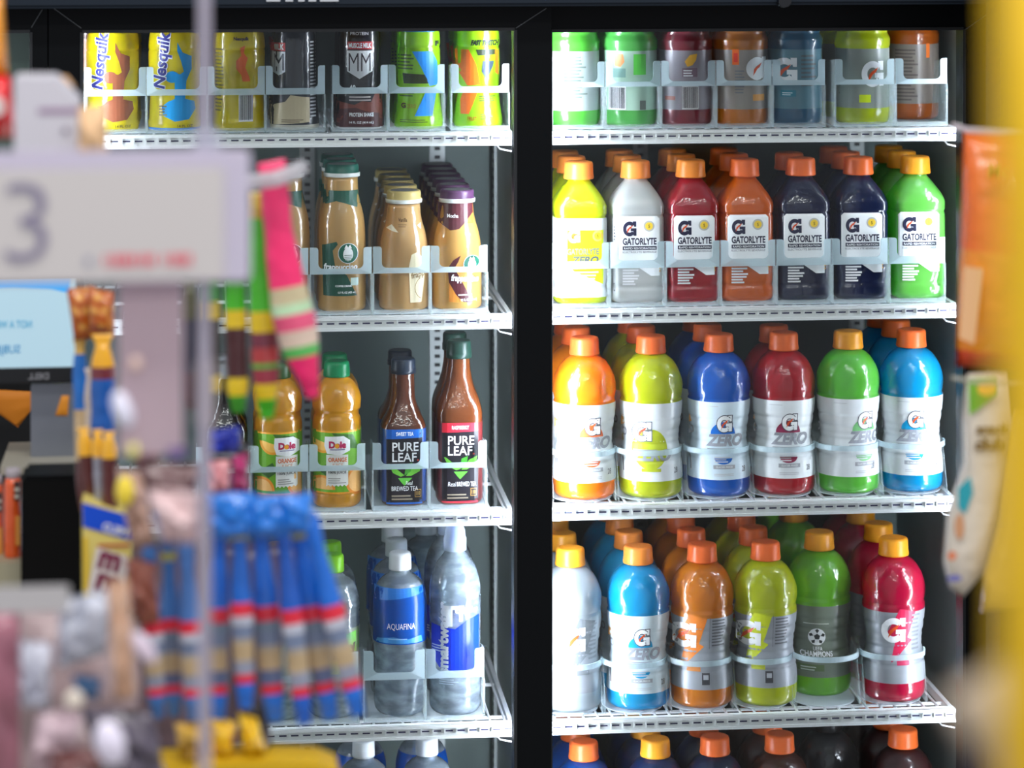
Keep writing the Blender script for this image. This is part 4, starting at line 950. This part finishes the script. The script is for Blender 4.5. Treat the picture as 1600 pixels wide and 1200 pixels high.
# boxes above the sign
r = thing('white_carton', P(70, 240, 2.4), 'white slope-topped carton above the price sign', 'carton')
bm = bmesh.new(); L0 = r.location; a = [P(x, y, 2.36) - L0 for x, y in ((22, 122), (84, 122), (122, 160), (128, 262), (22, 262))]
A_ = [bm.verts.new(p) for p in a]; B_ = [bm.verts.new(p + Vector((0, .06, 0))) for p in a]; bm.faces.new(A_); bm.faces.new(B_[::-1])
for i in range(5): j = (i + 1) % 5; bm.faces.new((A_[i], B_[i], B_[j], A_[j]))
bmesh.ops.recalc_face_normals(bm, faces=bm.faces); mobj('carton_body', bm, mat('paint', (205, 202, 210), .5), r)
flat_art('carton_print', [R((160, 130, 160), -10, -4, 52, 4, 1), DI((120, 110, 130), 32, -32, 5, layer=1)], 70, 173, 2.3595, r)
pouch('snack_pouch', 'tan paper snack pouch beside the white carton', 'pouch', [(122, 168), (168, 162), (170, 262), (122, 262)], 2.362, .03, mat('paint', (228, 186, 140), .6), 'assorted pouches')
pouch('snack_pouch', 'small tan corner behind the white carton top', 'pouch', [(82, 118), (104, 119), (116, 134), (112, 160)], 2.428, .02, mat('paint', (226, 178, 128), .6), 'assorted pouches')
r = pouch('snack_pouch', 'red snack pouch with a pale round spot at the far edge', 'pouch', [(-45, 112), (16, 118), (27, 216), (-45, 218)], 2.45, .03, mat('foil', (230, 20, 30), .3), 'assorted pouches')
flat_art('printed_spot', [DI((235, 220, 215), 0, 0, 11, 16), R((240, 200, 190), 12, -44, 16, -30)], -3, 166, 2.428, r)
pouch('snack_pouch', 'orange pouch standing above the red one', 'pouch', [(-40, -20), (3, -20), (12, 118), (-40, 118)], 2.45, .03, mat('foil', (245, 160, 40), .3), 'assorted pouches')

# monitor facing the aisle
YM = 3.15
r = thing('monitor', P(60, 735, YM + .04), 'black screen showing pale blue page with mirrored words', 'monitor')
L0 = r.location
bm = bmesh.new(); a, b = pbox(-190, 440, 124, 604, YM, YM + .03); box(bm, Vector(a) - L0, Vector(b) - L0); bevel_all(bm, .002); mobj('bezel', bm, mat('paint', (14, 16, 20), .35), r)
scr = [R(mat('emit', (176, 208, 222), .3), -190, -56, 58, 80, 1), PO(mat('emit', (30, 160, 235), .45), [(-190, 80), (50, 80), (46, 60), (20, 66), (-40, 69), (-190, 66)], 2),
       T(mat('emit', (90, 170, 205), .2), 'NOT A WINNER', -92, 6, 82, 12, .02, 0, 3, 0, True), T(mat('emit', (50, 140, 190), .2), 'SUBJECT', -88, -37, 60, 17, .01, 0, 3, 0, True)]
scr = [it if not (it[0] == 't') else it for it in scr]
flat_art('screen', scr, 60, 518, YM - .0004, r, .0003)
flat_art('printed_name', [T((130, 130, 135), 'DELL', 0, 0, 32, 10, .03, 0, 1, 0, True)], 44, 593, YM - .0004, r)
bm = bmesh.new(); plate(bm, 48, 600, 116, 742, YM + .035, .02, 4, L0); mobj('stand', bm, mat('metal', (150, 155, 165), .45), r)
bm = bmesh.new(); a, b = pbox(0, 728, 132, 742, YM - .02, YM + .12); box(bm, Vector(a) - L0, Vector(b) - L0); mobj('stand_foot', bm, mat('paint', (170, 165, 150), .5), r)
zf = P(80, 742, YM).z
o = st('x', [((X(32, 3.0), 3.0, 0), (X(134, 3.0), 3.07, P(80, 744, 3.0).z))], mat('matte', (8, 8, 9), .45), bev=.004); o.name = 'black_cabinet'; del o['kind']; tag(o, 'black upright cabinet under the screen', 'cabinet')
o = st('x', [((X(-80, 3.0), 3.05, 0), (X(31, 3.0), 3.12, P(10, 880, 3.05).z))], mat('paint', (175, 168, 140), .5)); o.name = 'beige_counter_block'; del o['kind']; tag(o, 'beige block beside the black cabinet, two orange bottles on it', 'counter')
def can(cx, w_, yt, yb, Y, lb):
    p = P(cx, yb, Y); s = DP(cx, Y) / F; p.z = P(10, 880, 3.05).z
    t = thing('small_orange_bottle', (p.x, Y, p.z), lb, 'bottle', 'small orange bottles'); hh = (yb - yt) * s; rr = w_ / 2 * s
    bm = bmesh.new(); lathe(bm, [(0, rr * .95, 2), (.002, rr, 2), (hh * .82, rr, 2), (hh * .9, rr * .8, 2)], 32); mobj('bottle_body', bm, mat('foil', (238, 92, 24), .3), t)
    bm = bmesh.new(); lathe(bm, [(hh * .86, rr * .82, 2), (hh * .99, rr * .82, 2), (hh, rr * .75, 2)], 32); mobj('cap', bm, mat('cap', (205, 195, 200), .4), t)
    flat_art('printed_label', [R((60, 35, 25), 0, 30, w_ * .34, 60, 1), R((225, 150, 60), 2, -40, w_ * .34, 6, 1), LINES((230, 220, 200), 1, w_ * .3, 34, 56, 2, 2)], cx + 2, yt + 70, Y - rr - .0004, t)
can(20, 27, 742, 880, 3.08, 'small orange bottle with white cap next to the black cabinet'); can(-8, 27, 760, 880, 3.10, 'small orange bottle cut off at the edge of view')
r = pouch('cardboard_flap', 'orange cardboard piece behind the screen stand', 'cardboard', [(-60, 606), (58, 612), (50, 640), (28, 668)], 3.36, .008, mat('paint', (222, 132, 24), .6), wr=.02)
o = st('x', [((X(-120, 3.40), 3.40, 0), (X(75, 3.40), 3.43, P(0, 596, 3.4).z))], mat('paint', (10, 12, 14), .5)); o.name = 'black_display_board'; del o['kind']; tag(o, 'black panel standing behind the screen', 'panel')
pouch('cardboard_flap', 'small orange tab hanging beside the screen stand', 'cardboard', [(96, 618), (108, 618), (106, 650), (86, 650)], 3.12, .004, mat('paint', (222, 140, 30), .6), wr=.02)

# chocolate bars and caramel corn on their stand
YC = 2.86
pouch('popcorn_bag', 'orange caramel corn bag under the price sign', 'snack bag', [(104, 452), (150, 446), (152, 528), (116, 532)], YC + .02, .02, mat('lumpy', (240, 150, 40)), 'caramel corn bags')
r = pouch('popcorn_bag', 'orange caramel corn bag with brown letters, in front of its twin', 'snack bag', [(136, 450), (178, 455), (179, 528), (142, 524)], YC, .02, mat('lumpy', (240, 150, 40)), 'caramel corn bags')
flat_art('printed_words', [T((90, 30, 40), 'CRUNCH', 0, 0, 34, 10, .03)], 143, 516, YC - .0125, r, rot=-14)
CB = 'upright chocolate bars'
BRN = (88, 34, 30); BLU = (0, 88, 175)
stick('chocolate_bar', 'tan and brown chocolate bar beside the screen edge', 'chocolate bar', (124, 528), (132, 800), YC + .03, 24, [(0, (235, 190, 90)), (.08, (0, 110, 200)), (.42, (215, 185, 140)), (.7, BRN)], group=CB)
stick('chocolate_bar', 'cream and brown chocolate bar, second from the screen', 'chocolate bar', (142, 575), (148, 800), YC + .005, 22, [(0, (230, 210, 190)), (.45, BRN)], group=CB)
r = stick('chocolate_bar', 'yellow topped blue chocolate bar with dark red letters', 'chocolate bar', (160, 522), (162, 800), YC - .02, 38, [(0, (250, 180, 20)), (.18, (120, 40, 50)), (.25, BLU)], group=CB)
flat_art('printed_words', [T((245, 235, 225), 'MILK', -14, -2, 30, 12, .03), T((240, 240, 240), 'P', -6, -82, 13, 18, .02)], 160, 586, YC - .0215, r)
for i, (x0, x1, xb, lb) in enumerate(((132, 134, 146, 'gold topped brown bar in the blue tray, nearest the screen'), (152, 152, 160, 'gold topped silver bar in the blue tray'), (170, 170, 172, 'gold topped dark brown bar in the blue tray, by the bracket'))):
    stick('chocolate_bar', lb, 'chocolate bar', (x0 - (2 if i == 0 else 0), 668 + i * 3), (xb, 815), YC - .03 - i * .012, 24 if i != 1 else 20, [(0, (250, 185, 40)), (.3, BRN if i != 1 else (150, 150, 165))], group=CB)
r = thing('candy_tray', P(165, 960, YC - .05), 'blue and yellow cardboard candy tray with maroon letters', 'display tray'); L0 = r.location
YT = YC - .075
bm = bmesh.new(); a = [Vector((P(x, y, YT).x, YT, max(P(x, y, YT).z, 0))) - L0 for x, y in ((128, 784), (205, 808), (212, 2900), (138, 2900))]
A_ = [bm.verts.new(p) for p in a]; B_ = [bm.verts.new(p + Vector((0, .09, 0))) for p in a]; bm.faces.new(A_); bm.faces.new(B_[::-1])
for i in range(4): j = (i + 1) % 4; bm.faces.new((A_[i], B_[i], B_[j], A_[j]))
bmesh.ops.recalc_face_normals(bm, faces=bm.faces); mobj('tray_box', bm, mat('paint', (235, 215, 120), .45), r)
flat_art('tray_print', [PO((10, 80, 215), [(-38, 74), (40, 50), (40, 12), (-37, 36)], 1), T((240, 240, 245), 'MILD', -8, 30, 40, 13, .03, 0, 2, -16, True),
    PO((235, 225, 220), [(-16, 4), (34, -12), (26, -84), (-30, -66)], 2), R((190, 30, 50), -14, 4, 34, 8, 3), T((130, 20, 70), 'm', -16, -28, 34, 28, .05, 0, 3, -16), T((130, 20, 70), 'm', -20, -62, 36, 28, .05, 0, 3, -16), PO((240, 200, 30), [(-36, 20), (-30, 20), (-28, -84), (-34, -84)], 2)], 167, 858, YT - .0006, r)
# lower sign strip and crumpled bags
r = thing('price_strip', P(45, 962, 2.2), 'plain white price strip above the crumpled bags', 'sign')
bm = bmesh.new(); plate(bm, -80, 916, 108, 961, 2.2, .004, 3, r.location); mobj('strip_face', bm, mat('paint', (200, 196, 196), .5), r)
SB = 'crumpled clear candy bags'
bags = [('dim brown bag behind the first blue sticks', (206, 850, 330, 846, 334, 1180, 200, 1184), 2.74, (104, 78, 84), .02),
 ('dusky bag behind the middle blue sticks', (334, 846, 470, 850, 418, 1150, 336, 1172), 2.76, (84, 62, 74), .02),
 ('mauve bag filling the bottom corner', (-60, 955, 30, 955, 34, 1240, -60, 1240), 2.28, (172, 108, 124), .03),
 ('large pale pink bag behind the others at the bottom', (20, 950, 215, 955, 225, 1245, 10, 1245), 2.42, (176, 152, 152), .03),
 ('pale grey bag with folded front beside the mauve one', (30, 1000, 82, 1005, 78, 1112, 32, 1104), 2.24, (205, 206, 220), .03),
 ('blue-grey bag with a small dot under the price strip', (92, 938, 172, 920, 166, 1022, 90, 1046), 2.26, (196, 200, 214), .025),
 ('tan upright bag beside the brown one', (166, 905, 202, 905, 212, 1090, 178, 1096), 2.22, (226, 182, 150), .02),
 ('brown bag beside the blue candy sticks', (196, 872, 244, 880, 250, 972, 204, 978), 2.5, (150, 76, 52), .02),
 ('teal bag peeking between the pale ones', (112, 1052, 160, 1060, 154, 1098, 122, 1088), 2.21, (30, 84, 130), .02),
 ('charcoal bag under the tan one', (126, 1104, 240, 1112, 262, 1230, 160, 1230), 2.34, (84, 74, 90), .03),
 ('rosy bag next to the white glinting one', (58, 1116, 128, 1104, 122, 1205, 44, 1215), 2.2, (206, 178, 186), .03),
 ('dark maroon bag at the very bottom', (78, 1172, 160, 1168, 160, 1240, 70, 1240), 2.16, (100, 44, 40), .03),
 ('brownish bag hanging behind the bracket', (196, 560, 226, 550, 250, 720, 214, 724), 2.5, (176, 112, 120), .02),
 ('rosy brown bag beneath the bracket', (208, 722, 312, 724, 300, 800, 232, 800), 2.5, (120, 84, 84), .02),
 ('pale pink bag above the blue candy sticks', (228, 762, 312, 770, 312, 850, 252, 846), 2.14, (222, 190, 190), .025),
 ('tan bag below the yellow glint', (180, 730, 222, 740, 244, 850, 206, 860), 2.45, (190, 150, 130), .02)]
for nm, q, Y, c, th in bags:
    pouch('candy_bag', nm, 'candy bag', [(q[0], q[1]), (q[2], q[3]), (q[4], q[5]), (q[6], q[7])], Y, th, mat('foil', c, .3), SB, wr=.35)
def sweet(cx, cy, rx, ry, Y, c, lb, rot=0):  # pale glossy oval; also used to give blurred highlights a solid shape
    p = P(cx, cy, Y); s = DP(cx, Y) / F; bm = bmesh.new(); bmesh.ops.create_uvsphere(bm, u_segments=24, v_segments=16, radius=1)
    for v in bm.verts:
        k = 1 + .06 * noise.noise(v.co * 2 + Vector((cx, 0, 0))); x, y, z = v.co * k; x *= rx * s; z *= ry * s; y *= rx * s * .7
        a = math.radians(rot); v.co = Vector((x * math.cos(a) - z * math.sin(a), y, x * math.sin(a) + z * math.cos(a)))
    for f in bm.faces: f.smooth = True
    o = mobj('glint_or_sweet', bm, mat('foil', c, .2)); o.location = p; tag(o, lb, 'candy', 'shiny wrapped sweets')
sweet(195, 768, 15, 24, 2.432, (255, 225, 60), 'yellow foil glint built as a wrapped sweet')  # specular highlight of foil, put into a yellow solid
sweet(192, 640, 15, 30, 2.133, (240, 238, 255), 'white glow oval over the chocolate bars, modelled as a sweet', 20)  # soft white glow put into the colour of a solid oval
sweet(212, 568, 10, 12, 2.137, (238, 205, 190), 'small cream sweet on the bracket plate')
sweet(225, 1012, 14, 30, 2.2, (245, 225, 240), 'oblong pink-white glint by the tan bag, modelled solid', 35)  # white glint turned into a tilted pale solid
sweet(172, 1162, 24, 38, 2.12, (240, 232, 250), 'large white highlight oval at the bottom, modelled solid', 15)  # big out-of-focus highlight, built as a pale oval body
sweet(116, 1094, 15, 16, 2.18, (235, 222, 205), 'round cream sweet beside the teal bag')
sweet(208, 704, 10, 11, 2.137, (235, 225, 130), 'small pale yellow sweet under the white glow oval')
# blue and red candy sticks in a hanging bundle
YK = 2.52; KB = (0, 112, 222); KR = (236, 30, 60); KT = (196, 170, 130); KG = (120, 140, 160)
KP = [(0, .55), (.05, .8), (.2, .62), (.42, 1), (.5, 1.05), (.8, .95), (.87, .9), (1, .55)]
sticks = [((232, 842), (246, 1124), 30, 'at the edge by the brown bag', (50, 110, 180)), ((262, 836), (272, 1120), 30, 'second from the brown bag', (60, 120, 190)), ((290, 838), (304, 1126), 34, 'behind the clear strip', (70, 120, 190)), ((342, 800), (340, 1128), 34, 'just past the clear strip', KB),
 ((372, 800), (384, 1108), 34, 'with a tan middle, above the yellow sweets', KB), ((404, 792), (430, 1128), 40, 'thick one in the middle of the bundle', KB), ((438, 800), (476, 1132), 34, 'right after the thick middle one', (0, 95, 205)), ((462, 796), (516, 1124), 38, 'slanting, next to last of the bundle', KB), ((482, 800), (560, 1118), 36, 'slanting, nearest the lime capped bottle', KB)]
for i, (a, b, ww, lb, cb) in enumerate(sticks):
    o = stick('candy_stick', 'blue and red candy stick ' + lb, 'candy stick', a, b, YK + (.012 if i % 2 else -.008), ww, [(0, cb), (.10, (200, 190, 70)) if i % 3 == 1 else (.10, cb), (.14, cb), (.46, KR), (.52, KG if i % 2 else (200, 204, 218)), (.57, (120, 135, 165)), (.63, (176, 165, 150)), (.67, KT), (.75, (96, 110, 150) if i % 2 else (150, 155, 175)), (.82, KR), (.865, cb)], prof=KP, group='blue and red candy sticks')
for i, (q, lb) in enumerate((([(318, 770), (400, 768), (410, 836), (330, 842)], 'bright blue wrapper top over the first sticks'), ([(392, 776), (452, 772), (448, 838), (398, 842)], 'bright blue wrapper top in the middle'), ([(440, 772), (490, 770), (482, 832), (446, 836)], 'bright blue wrapper top at the bundle end'), ([(236, 800), (300, 790), (296, 850), (250, 850)], 'dim blue wrapper top behind the clear strip'))):
    pouch('candy_wrapper_top', lb, 'wrapper', q, YK - .03 - .004 * i, .016, mat('foil', (0, 125, 228) if i < 3 else (40, 100, 180), .3), 'blue wrapper tops', wr=.3)
# green, yellow and pink candy sticks
YG = 2.66; GR = (70, 190, 20); YL = (240, 205, 10); PK = (250, 36, 110)
stick('candy_stick', 'pink candy stick with white middle hanging from the clear hook', 'candy stick', (424, 252), (490, 622), YG - .03, 58, [(0, PK), (.52, (205, 190, 150)), (.58, (190, 225, 180)), (.64, (240, 90, 130)), (.7, (225, 200, 180)), (.78, (90, 190, 90)), (.82, PK)], prof=[(0, .75), (.3, .8), (.5, 1.02), (.65, 1.15), (.8, 1.0), (.9, .65), (1, .3)], group='green and pink candy sticks', bend=-10)
stick('candy_stick', 'green and yellow candy stick right beside the pink one', 'candy stick', (404, 300), (418, 655), YG, 46, [(0, (200, 170, 20)), (.12, GR), (.52, YL), (.62, (120, 40, 60)), (.68, (190, 60, 60)), (.74, (80, 180, 60)), (.78, (160, 40, 60)), (.84, YL), (.92, GR)], group='green and pink candy sticks', prof=[(0, .6), (.3, .8), (.55, 1), (.85, .9), (1, .4)])
stick('candy_stick', 'green topped dark candy stick below the sign corner', 'candy stick', (366, 400), (372, 645), YG + .01, 34, [(0, GR), (.34, YL), (.45, (70, 16, 16)), (.78, YL), (.88, (60, 160, 30))], group='green and pink candy sticks')
stick('candy_stick', 'green topped brown candy stick beside the clear strip', 'candy stick', (325, 400), (330, 640), YG + .02, 34, [(0, (40, 150, 20)), (.3, YL), (.42, (60, 50, 40)), (.78, YL), (.88, (40, 60, 30))], group='green and pink candy sticks')
stick('candy_stick', 'dim candy stick with brown wrapper behind the clear strip', 'candy stick', (297, 440), (300, 640), YG + .05, 26, [(0, (90, 90, 60)), (.3, (60, 60, 80)), (.7, (90, 60, 70))], group='green and pink candy sticks')
bm = bmesh.new(); a = P(345, 284, YG - .07); pts = [P(345, 284, YG), P(380, 286, YG - .05), P(430, 280, YG - .065), P(462, 268, YG - .05), P(470, 262, YG - .03)]
c = pts[0].copy(); tube(bm, [p - c for p in pts], .0075, 10); o = mobj('clear_hook', bm, mat('frost', (220, 222, 226), .75)); o.location = c; tag(o, 'clear plastic hook holding the pink candy stick', 'hook')
MB_ = 'small candy packs above the blue sticks'
pouch('candy_pack', 'glossy dark blue candy pack', 'candy pack', [(328, 672), (376, 664), (374, 704), (326, 712)], 2.7, .02, mat('foil', (20, 50, 190), .25), MB_, wr=.4)
pouch('candy_pack', 'magenta candy pack beside the orange juice', 'candy pack', [(362, 714), (386, 706), (388, 768), (364, 774)], 2.68, .02, mat('foil', (190, 20, 110), .25), MB_, wr=.4)
pouch('candy_pack', 'pale pink candy pack beside the magenta one', 'candy pack', [(326, 720), (360, 718), (358, 772), (328, 776)], 2.64, .02, mat('foil', (240, 160, 165), .25), MB_, wr=.4)
pouch('candy_pack', 'black glossy candy pack behind the dark blue one', 'candy pack', [(332, 700), (392, 690), (392, 730), (336, 730)], 2.76, .02, mat('foil', (20, 18, 30), .25), MB_, wr=.4)
r = thing('hanging_rack', P(319, 700, 2.6), 'thin grey rack rods behind the clear strip that the candy hangs from', 'rack'); L0 = r.location
base_ = P(319, 700, 2.6); bm = bmesh.new(); tube(bm, [Vector((base_.x, 2.6, P(319, 430, 2.6).z)) - L0, Vector((base_.x, 2.6, 0)) - L0], .004, 8); mobj('post', bm, mat('metal', (120, 120, 130), .4), r)
for xa, xb, yy, Yr in ((222, 486, 812, YK), (296, 424, 436, YG), (322, 386, 712, 2.69)):
    bm = bmesh.new(); tube(bm, [P(xa, yy, Yr) - L0, P(xb, yy, Yr) - L0], .0022, 8); mobj('hanging_rod', bm, mat('metal', (120, 120, 130), .4), r)
    bm = bmesh.new(); tube(bm, [P(319 + (8 if Yr > 2.68 else 0), yy, Yr) - L0, Vector((base_.x, 2.6, P(319, yy, 2.6).z)) - L0], .0022, 8); mobj('arm', bm, mat('metal', (120, 120, 130), .4), r)
# yellow shelf tray with yellow sweets
r = thing('yellow_display_tray', P(380, 1300, 2.5), 'yellow plastic tray at the bottom below the blue sticks', 'tray')
bm = bmesh.new(); L0 = r.location; prof_ = [(150, 1200), (300, 1196), (430, 1190), (500, 1194), (528, 1206), (536, 1240), (150, 1240)]
A_ = [bm.verts.new(P(x, y, 2.5) - L0) for x, y in prof_]; B_ = [bm.verts.new(P(x, y, 2.5) + Vector((0, .05, 0)) - L0) for x, y in prof_]
bm.faces.new(A_); bm.faces.new(B_[::-1])
for i in range(len(prof_)): j = (i + 1) % len(prof_); bm.faces.new((A_[i], B_[i], B_[j], A_[j]))
bmesh.ops.recalc_face_normals(bm, faces=bm.faces); mobj('tray_body', bm, mat('paint', (215, 172, 8), .6), r)
for i, (q, c, lb) in enumerate((([(324, 1122), (372, 1128), (362, 1180), (330, 1184)], (250, 200, 10), 'yellow sweet pack on the yellow tray, by the clear strip'), ([(372, 1112), (402, 1122), (418, 1176), (380, 1182)], (250, 205, 10), 'yellow sweet pack on the yellow tray, the taller one'), ([(272, 1130), (322, 1128), (318, 1182), (282, 1184)], (205, 160, 50), 'dull yellow sweet pack behind the clear strip'))):
    pouch('sweet_pack', lb, 'candy pack', q, 2.53 - .008 * i, .025, mat('foil', c, .3), 'yellow sweet packs', wr=.4)
pouch('sweet_pack', 'dark pack standing behind the yellow sweet packs', 'candy pack', [(380, 1095), (424, 1100), (424, 1186), (390, 1190)], 2.545, .02, mat('foil', (35, 22, 20), .3), 'yellow sweet packs', wr=.2)

# hanging packs on the other side of the aisle
r = pouch('snack_bag', 'orange snack bag hanging beside the cooler', 'snack bag', [(1506, 204), (1640, 212), (1640, 584), (1494, 572)], 2.72, .05, [(0, mat('foil', (236, 104, 20), .3)), (.5, mat('foil', (242, 140, 30), .3)), (.9, mat('foil', (222, 70, 20), .3))], 'hanging snack bags', wr=.1)
flat_art('printed_window', [PO((232, 180, 130), [(-2, 92), (28, 88), (14, -30), (-10, -20)], 1)], 1508, 508, 2.69, r)
flat_art('printed_words', [T((245, 180, 60), 'Mc', 34, 250 - 20, 30, 22, .01, .1)], 1508, 508, 2.69, r)
YP = 2.7
def bag_poly(name, label, outer, Y, th, m, group):
    """hanging bag with its own outline"""
    cx = sum(p[0] for p in outer) / len(outer); cy = sum(p[1] for p in outer) / len(outer)
    bm = bmesh.new(); c = P(cx, cy, Y); rings = []
    for k, (sc, dy) in enumerate(((1, 0), (.93, .5), (.78, .85), (.5, 1.0))):
        for sg in ((-1, 1) if k else (1,)):
            rings.append((k, sg, [bm.verts.new(P(cx + (x - cx) * sc, cy + (y - cy) * sc, Y) + Vector((0, sg * th / 2 * dy, 0)) - c) for x, y in outer]))
    R0 = rings[0][2]; n = len(outer)
    for sg in (-1, 1):
        seq = [R0] + [q for k, g, q in rings[1:] if g == sg]
        for a, b in zip(seq, seq[1:]):
            for i in range(n): f = bm.faces.new((a[i], a[(i + 1) % n], b[(i + 1) % n], b[i])); f.smooth = True
        bm.faces.new(seq[-1])
    bmesh.ops.recalc_face_normals(bm, faces=bm.faces)
    o = mobj(name, bm, m); o.location = c; return tag(o, label, 'snack bag', group)
r = bag_poly('snack_bag', 'white and green snack bag with brown letters, hanging', [(1512, 584), (1570, 582), (1580, 700), (1556, 820), (1534, 898), (1504, 934), (1484, 918), (1474, 880), (1482, 800), (1508, 720), (1506, 650)], YP, .035, mat('foil', (222, 212, 196), .35), 'hanging snack bags')
flat_art('printed_top_panel', [PO((110, 175, 40), [(-14, 62), (30, 62), (30, 34), (-2, 10), (-12, 4)], 1), DI((245, 190, 60), 14, 44, 14, 10, 2)], 1526, 652, YP - .019, r)
flat_art('printed_words', [T((90, 62, 40), 'snack', -2, -26, 52, 16, .05, 0, 3), T((90, 62, 40), 'club', -4, -52, 46, 20, .05, 0, 3)], 1526, 652, YP - .019, r)
flat_art('printed_picture', [PO((40, 160, 175), [(-30, -110), (-10, -92), (-6, -118), (-18, -150), (-30, -140)], 1),
    DI((205, 150, 110), -28, -170, 8, 20, 2), DI((225, 130, 90), -40, -215, 7, 7, 2), DI((110, 110, 180), -36, -250, 12, 5, 2)], 1526, 652, YP - .019, r)
bag_poly('snack_bag', 'cream and yellow snack bag overlapping the white and green one', [(1580, 640), (1640, 640), (1640, 930), (1596, 950), (1532, 956), (1536, 900), (1558, 820)], YP - .03, .03, mat('foil', (218, 178, 70), .35), 'hanging snack bags')
bm = bmesh.new(); pts = [P(1490, 196, 2.68), P(1510, 203, 2.66), P(1560, 206, 2.66), P(1640, 206, 2.68)]; c = pts[0].copy(); tube(bm, [p - c for p in pts], .0028, 8); o = mobj('clear_hook', bm, mat('frost', (235, 225, 230), .8)); o.location = c; tag(o, 'clear hook above the orange snack bag', 'hook')
bm = bmesh.new(); pts = [P(1488, 590, 2.66), P(1530, 598, 2.64), P(1640, 600, 2.66)]; c = pts[0].copy(); tube(bm, [p - c for p in pts], .0022, 8); o = mobj('clear_hook', bm, mat('frost', (205, 205, 190), .6)); o.location = c; tag(o, 'clear hook above the white and green snack bag', 'hook')
o = st('x', [((X(1562, 3.2), 3.2, 0), (X(1900, 3.2), 3.26, 2.1))], mat('paint', (30, 26, 12), .5)); o.name = 'dark_display_rack'; del o['kind']; tag(o, 'dark display rack behind the hanging snack bags', 'rack')
YY = 1.0
pouch('hanging_bag', 'large bright yellow bag, very near and blurred', 'bag', [(1554, -90), (1900, -90), (1900, 1330), (1562, 1330)], YY, .05, mat('paint', (240, 192, 0), .45), wr=.06, n=20)
pouch('candy_bag', 'blurred pale violet bag in front of the yellow one', 'candy bag', [(1472, 1092), (1572, 1030), (1700, 1080), (1620, 1340)], YY + .1, .04, [(0, mat('paint', (190, 172, 150), .5)), (.35, mat('paint', (138, 128, 170), .5))], wr=.1)
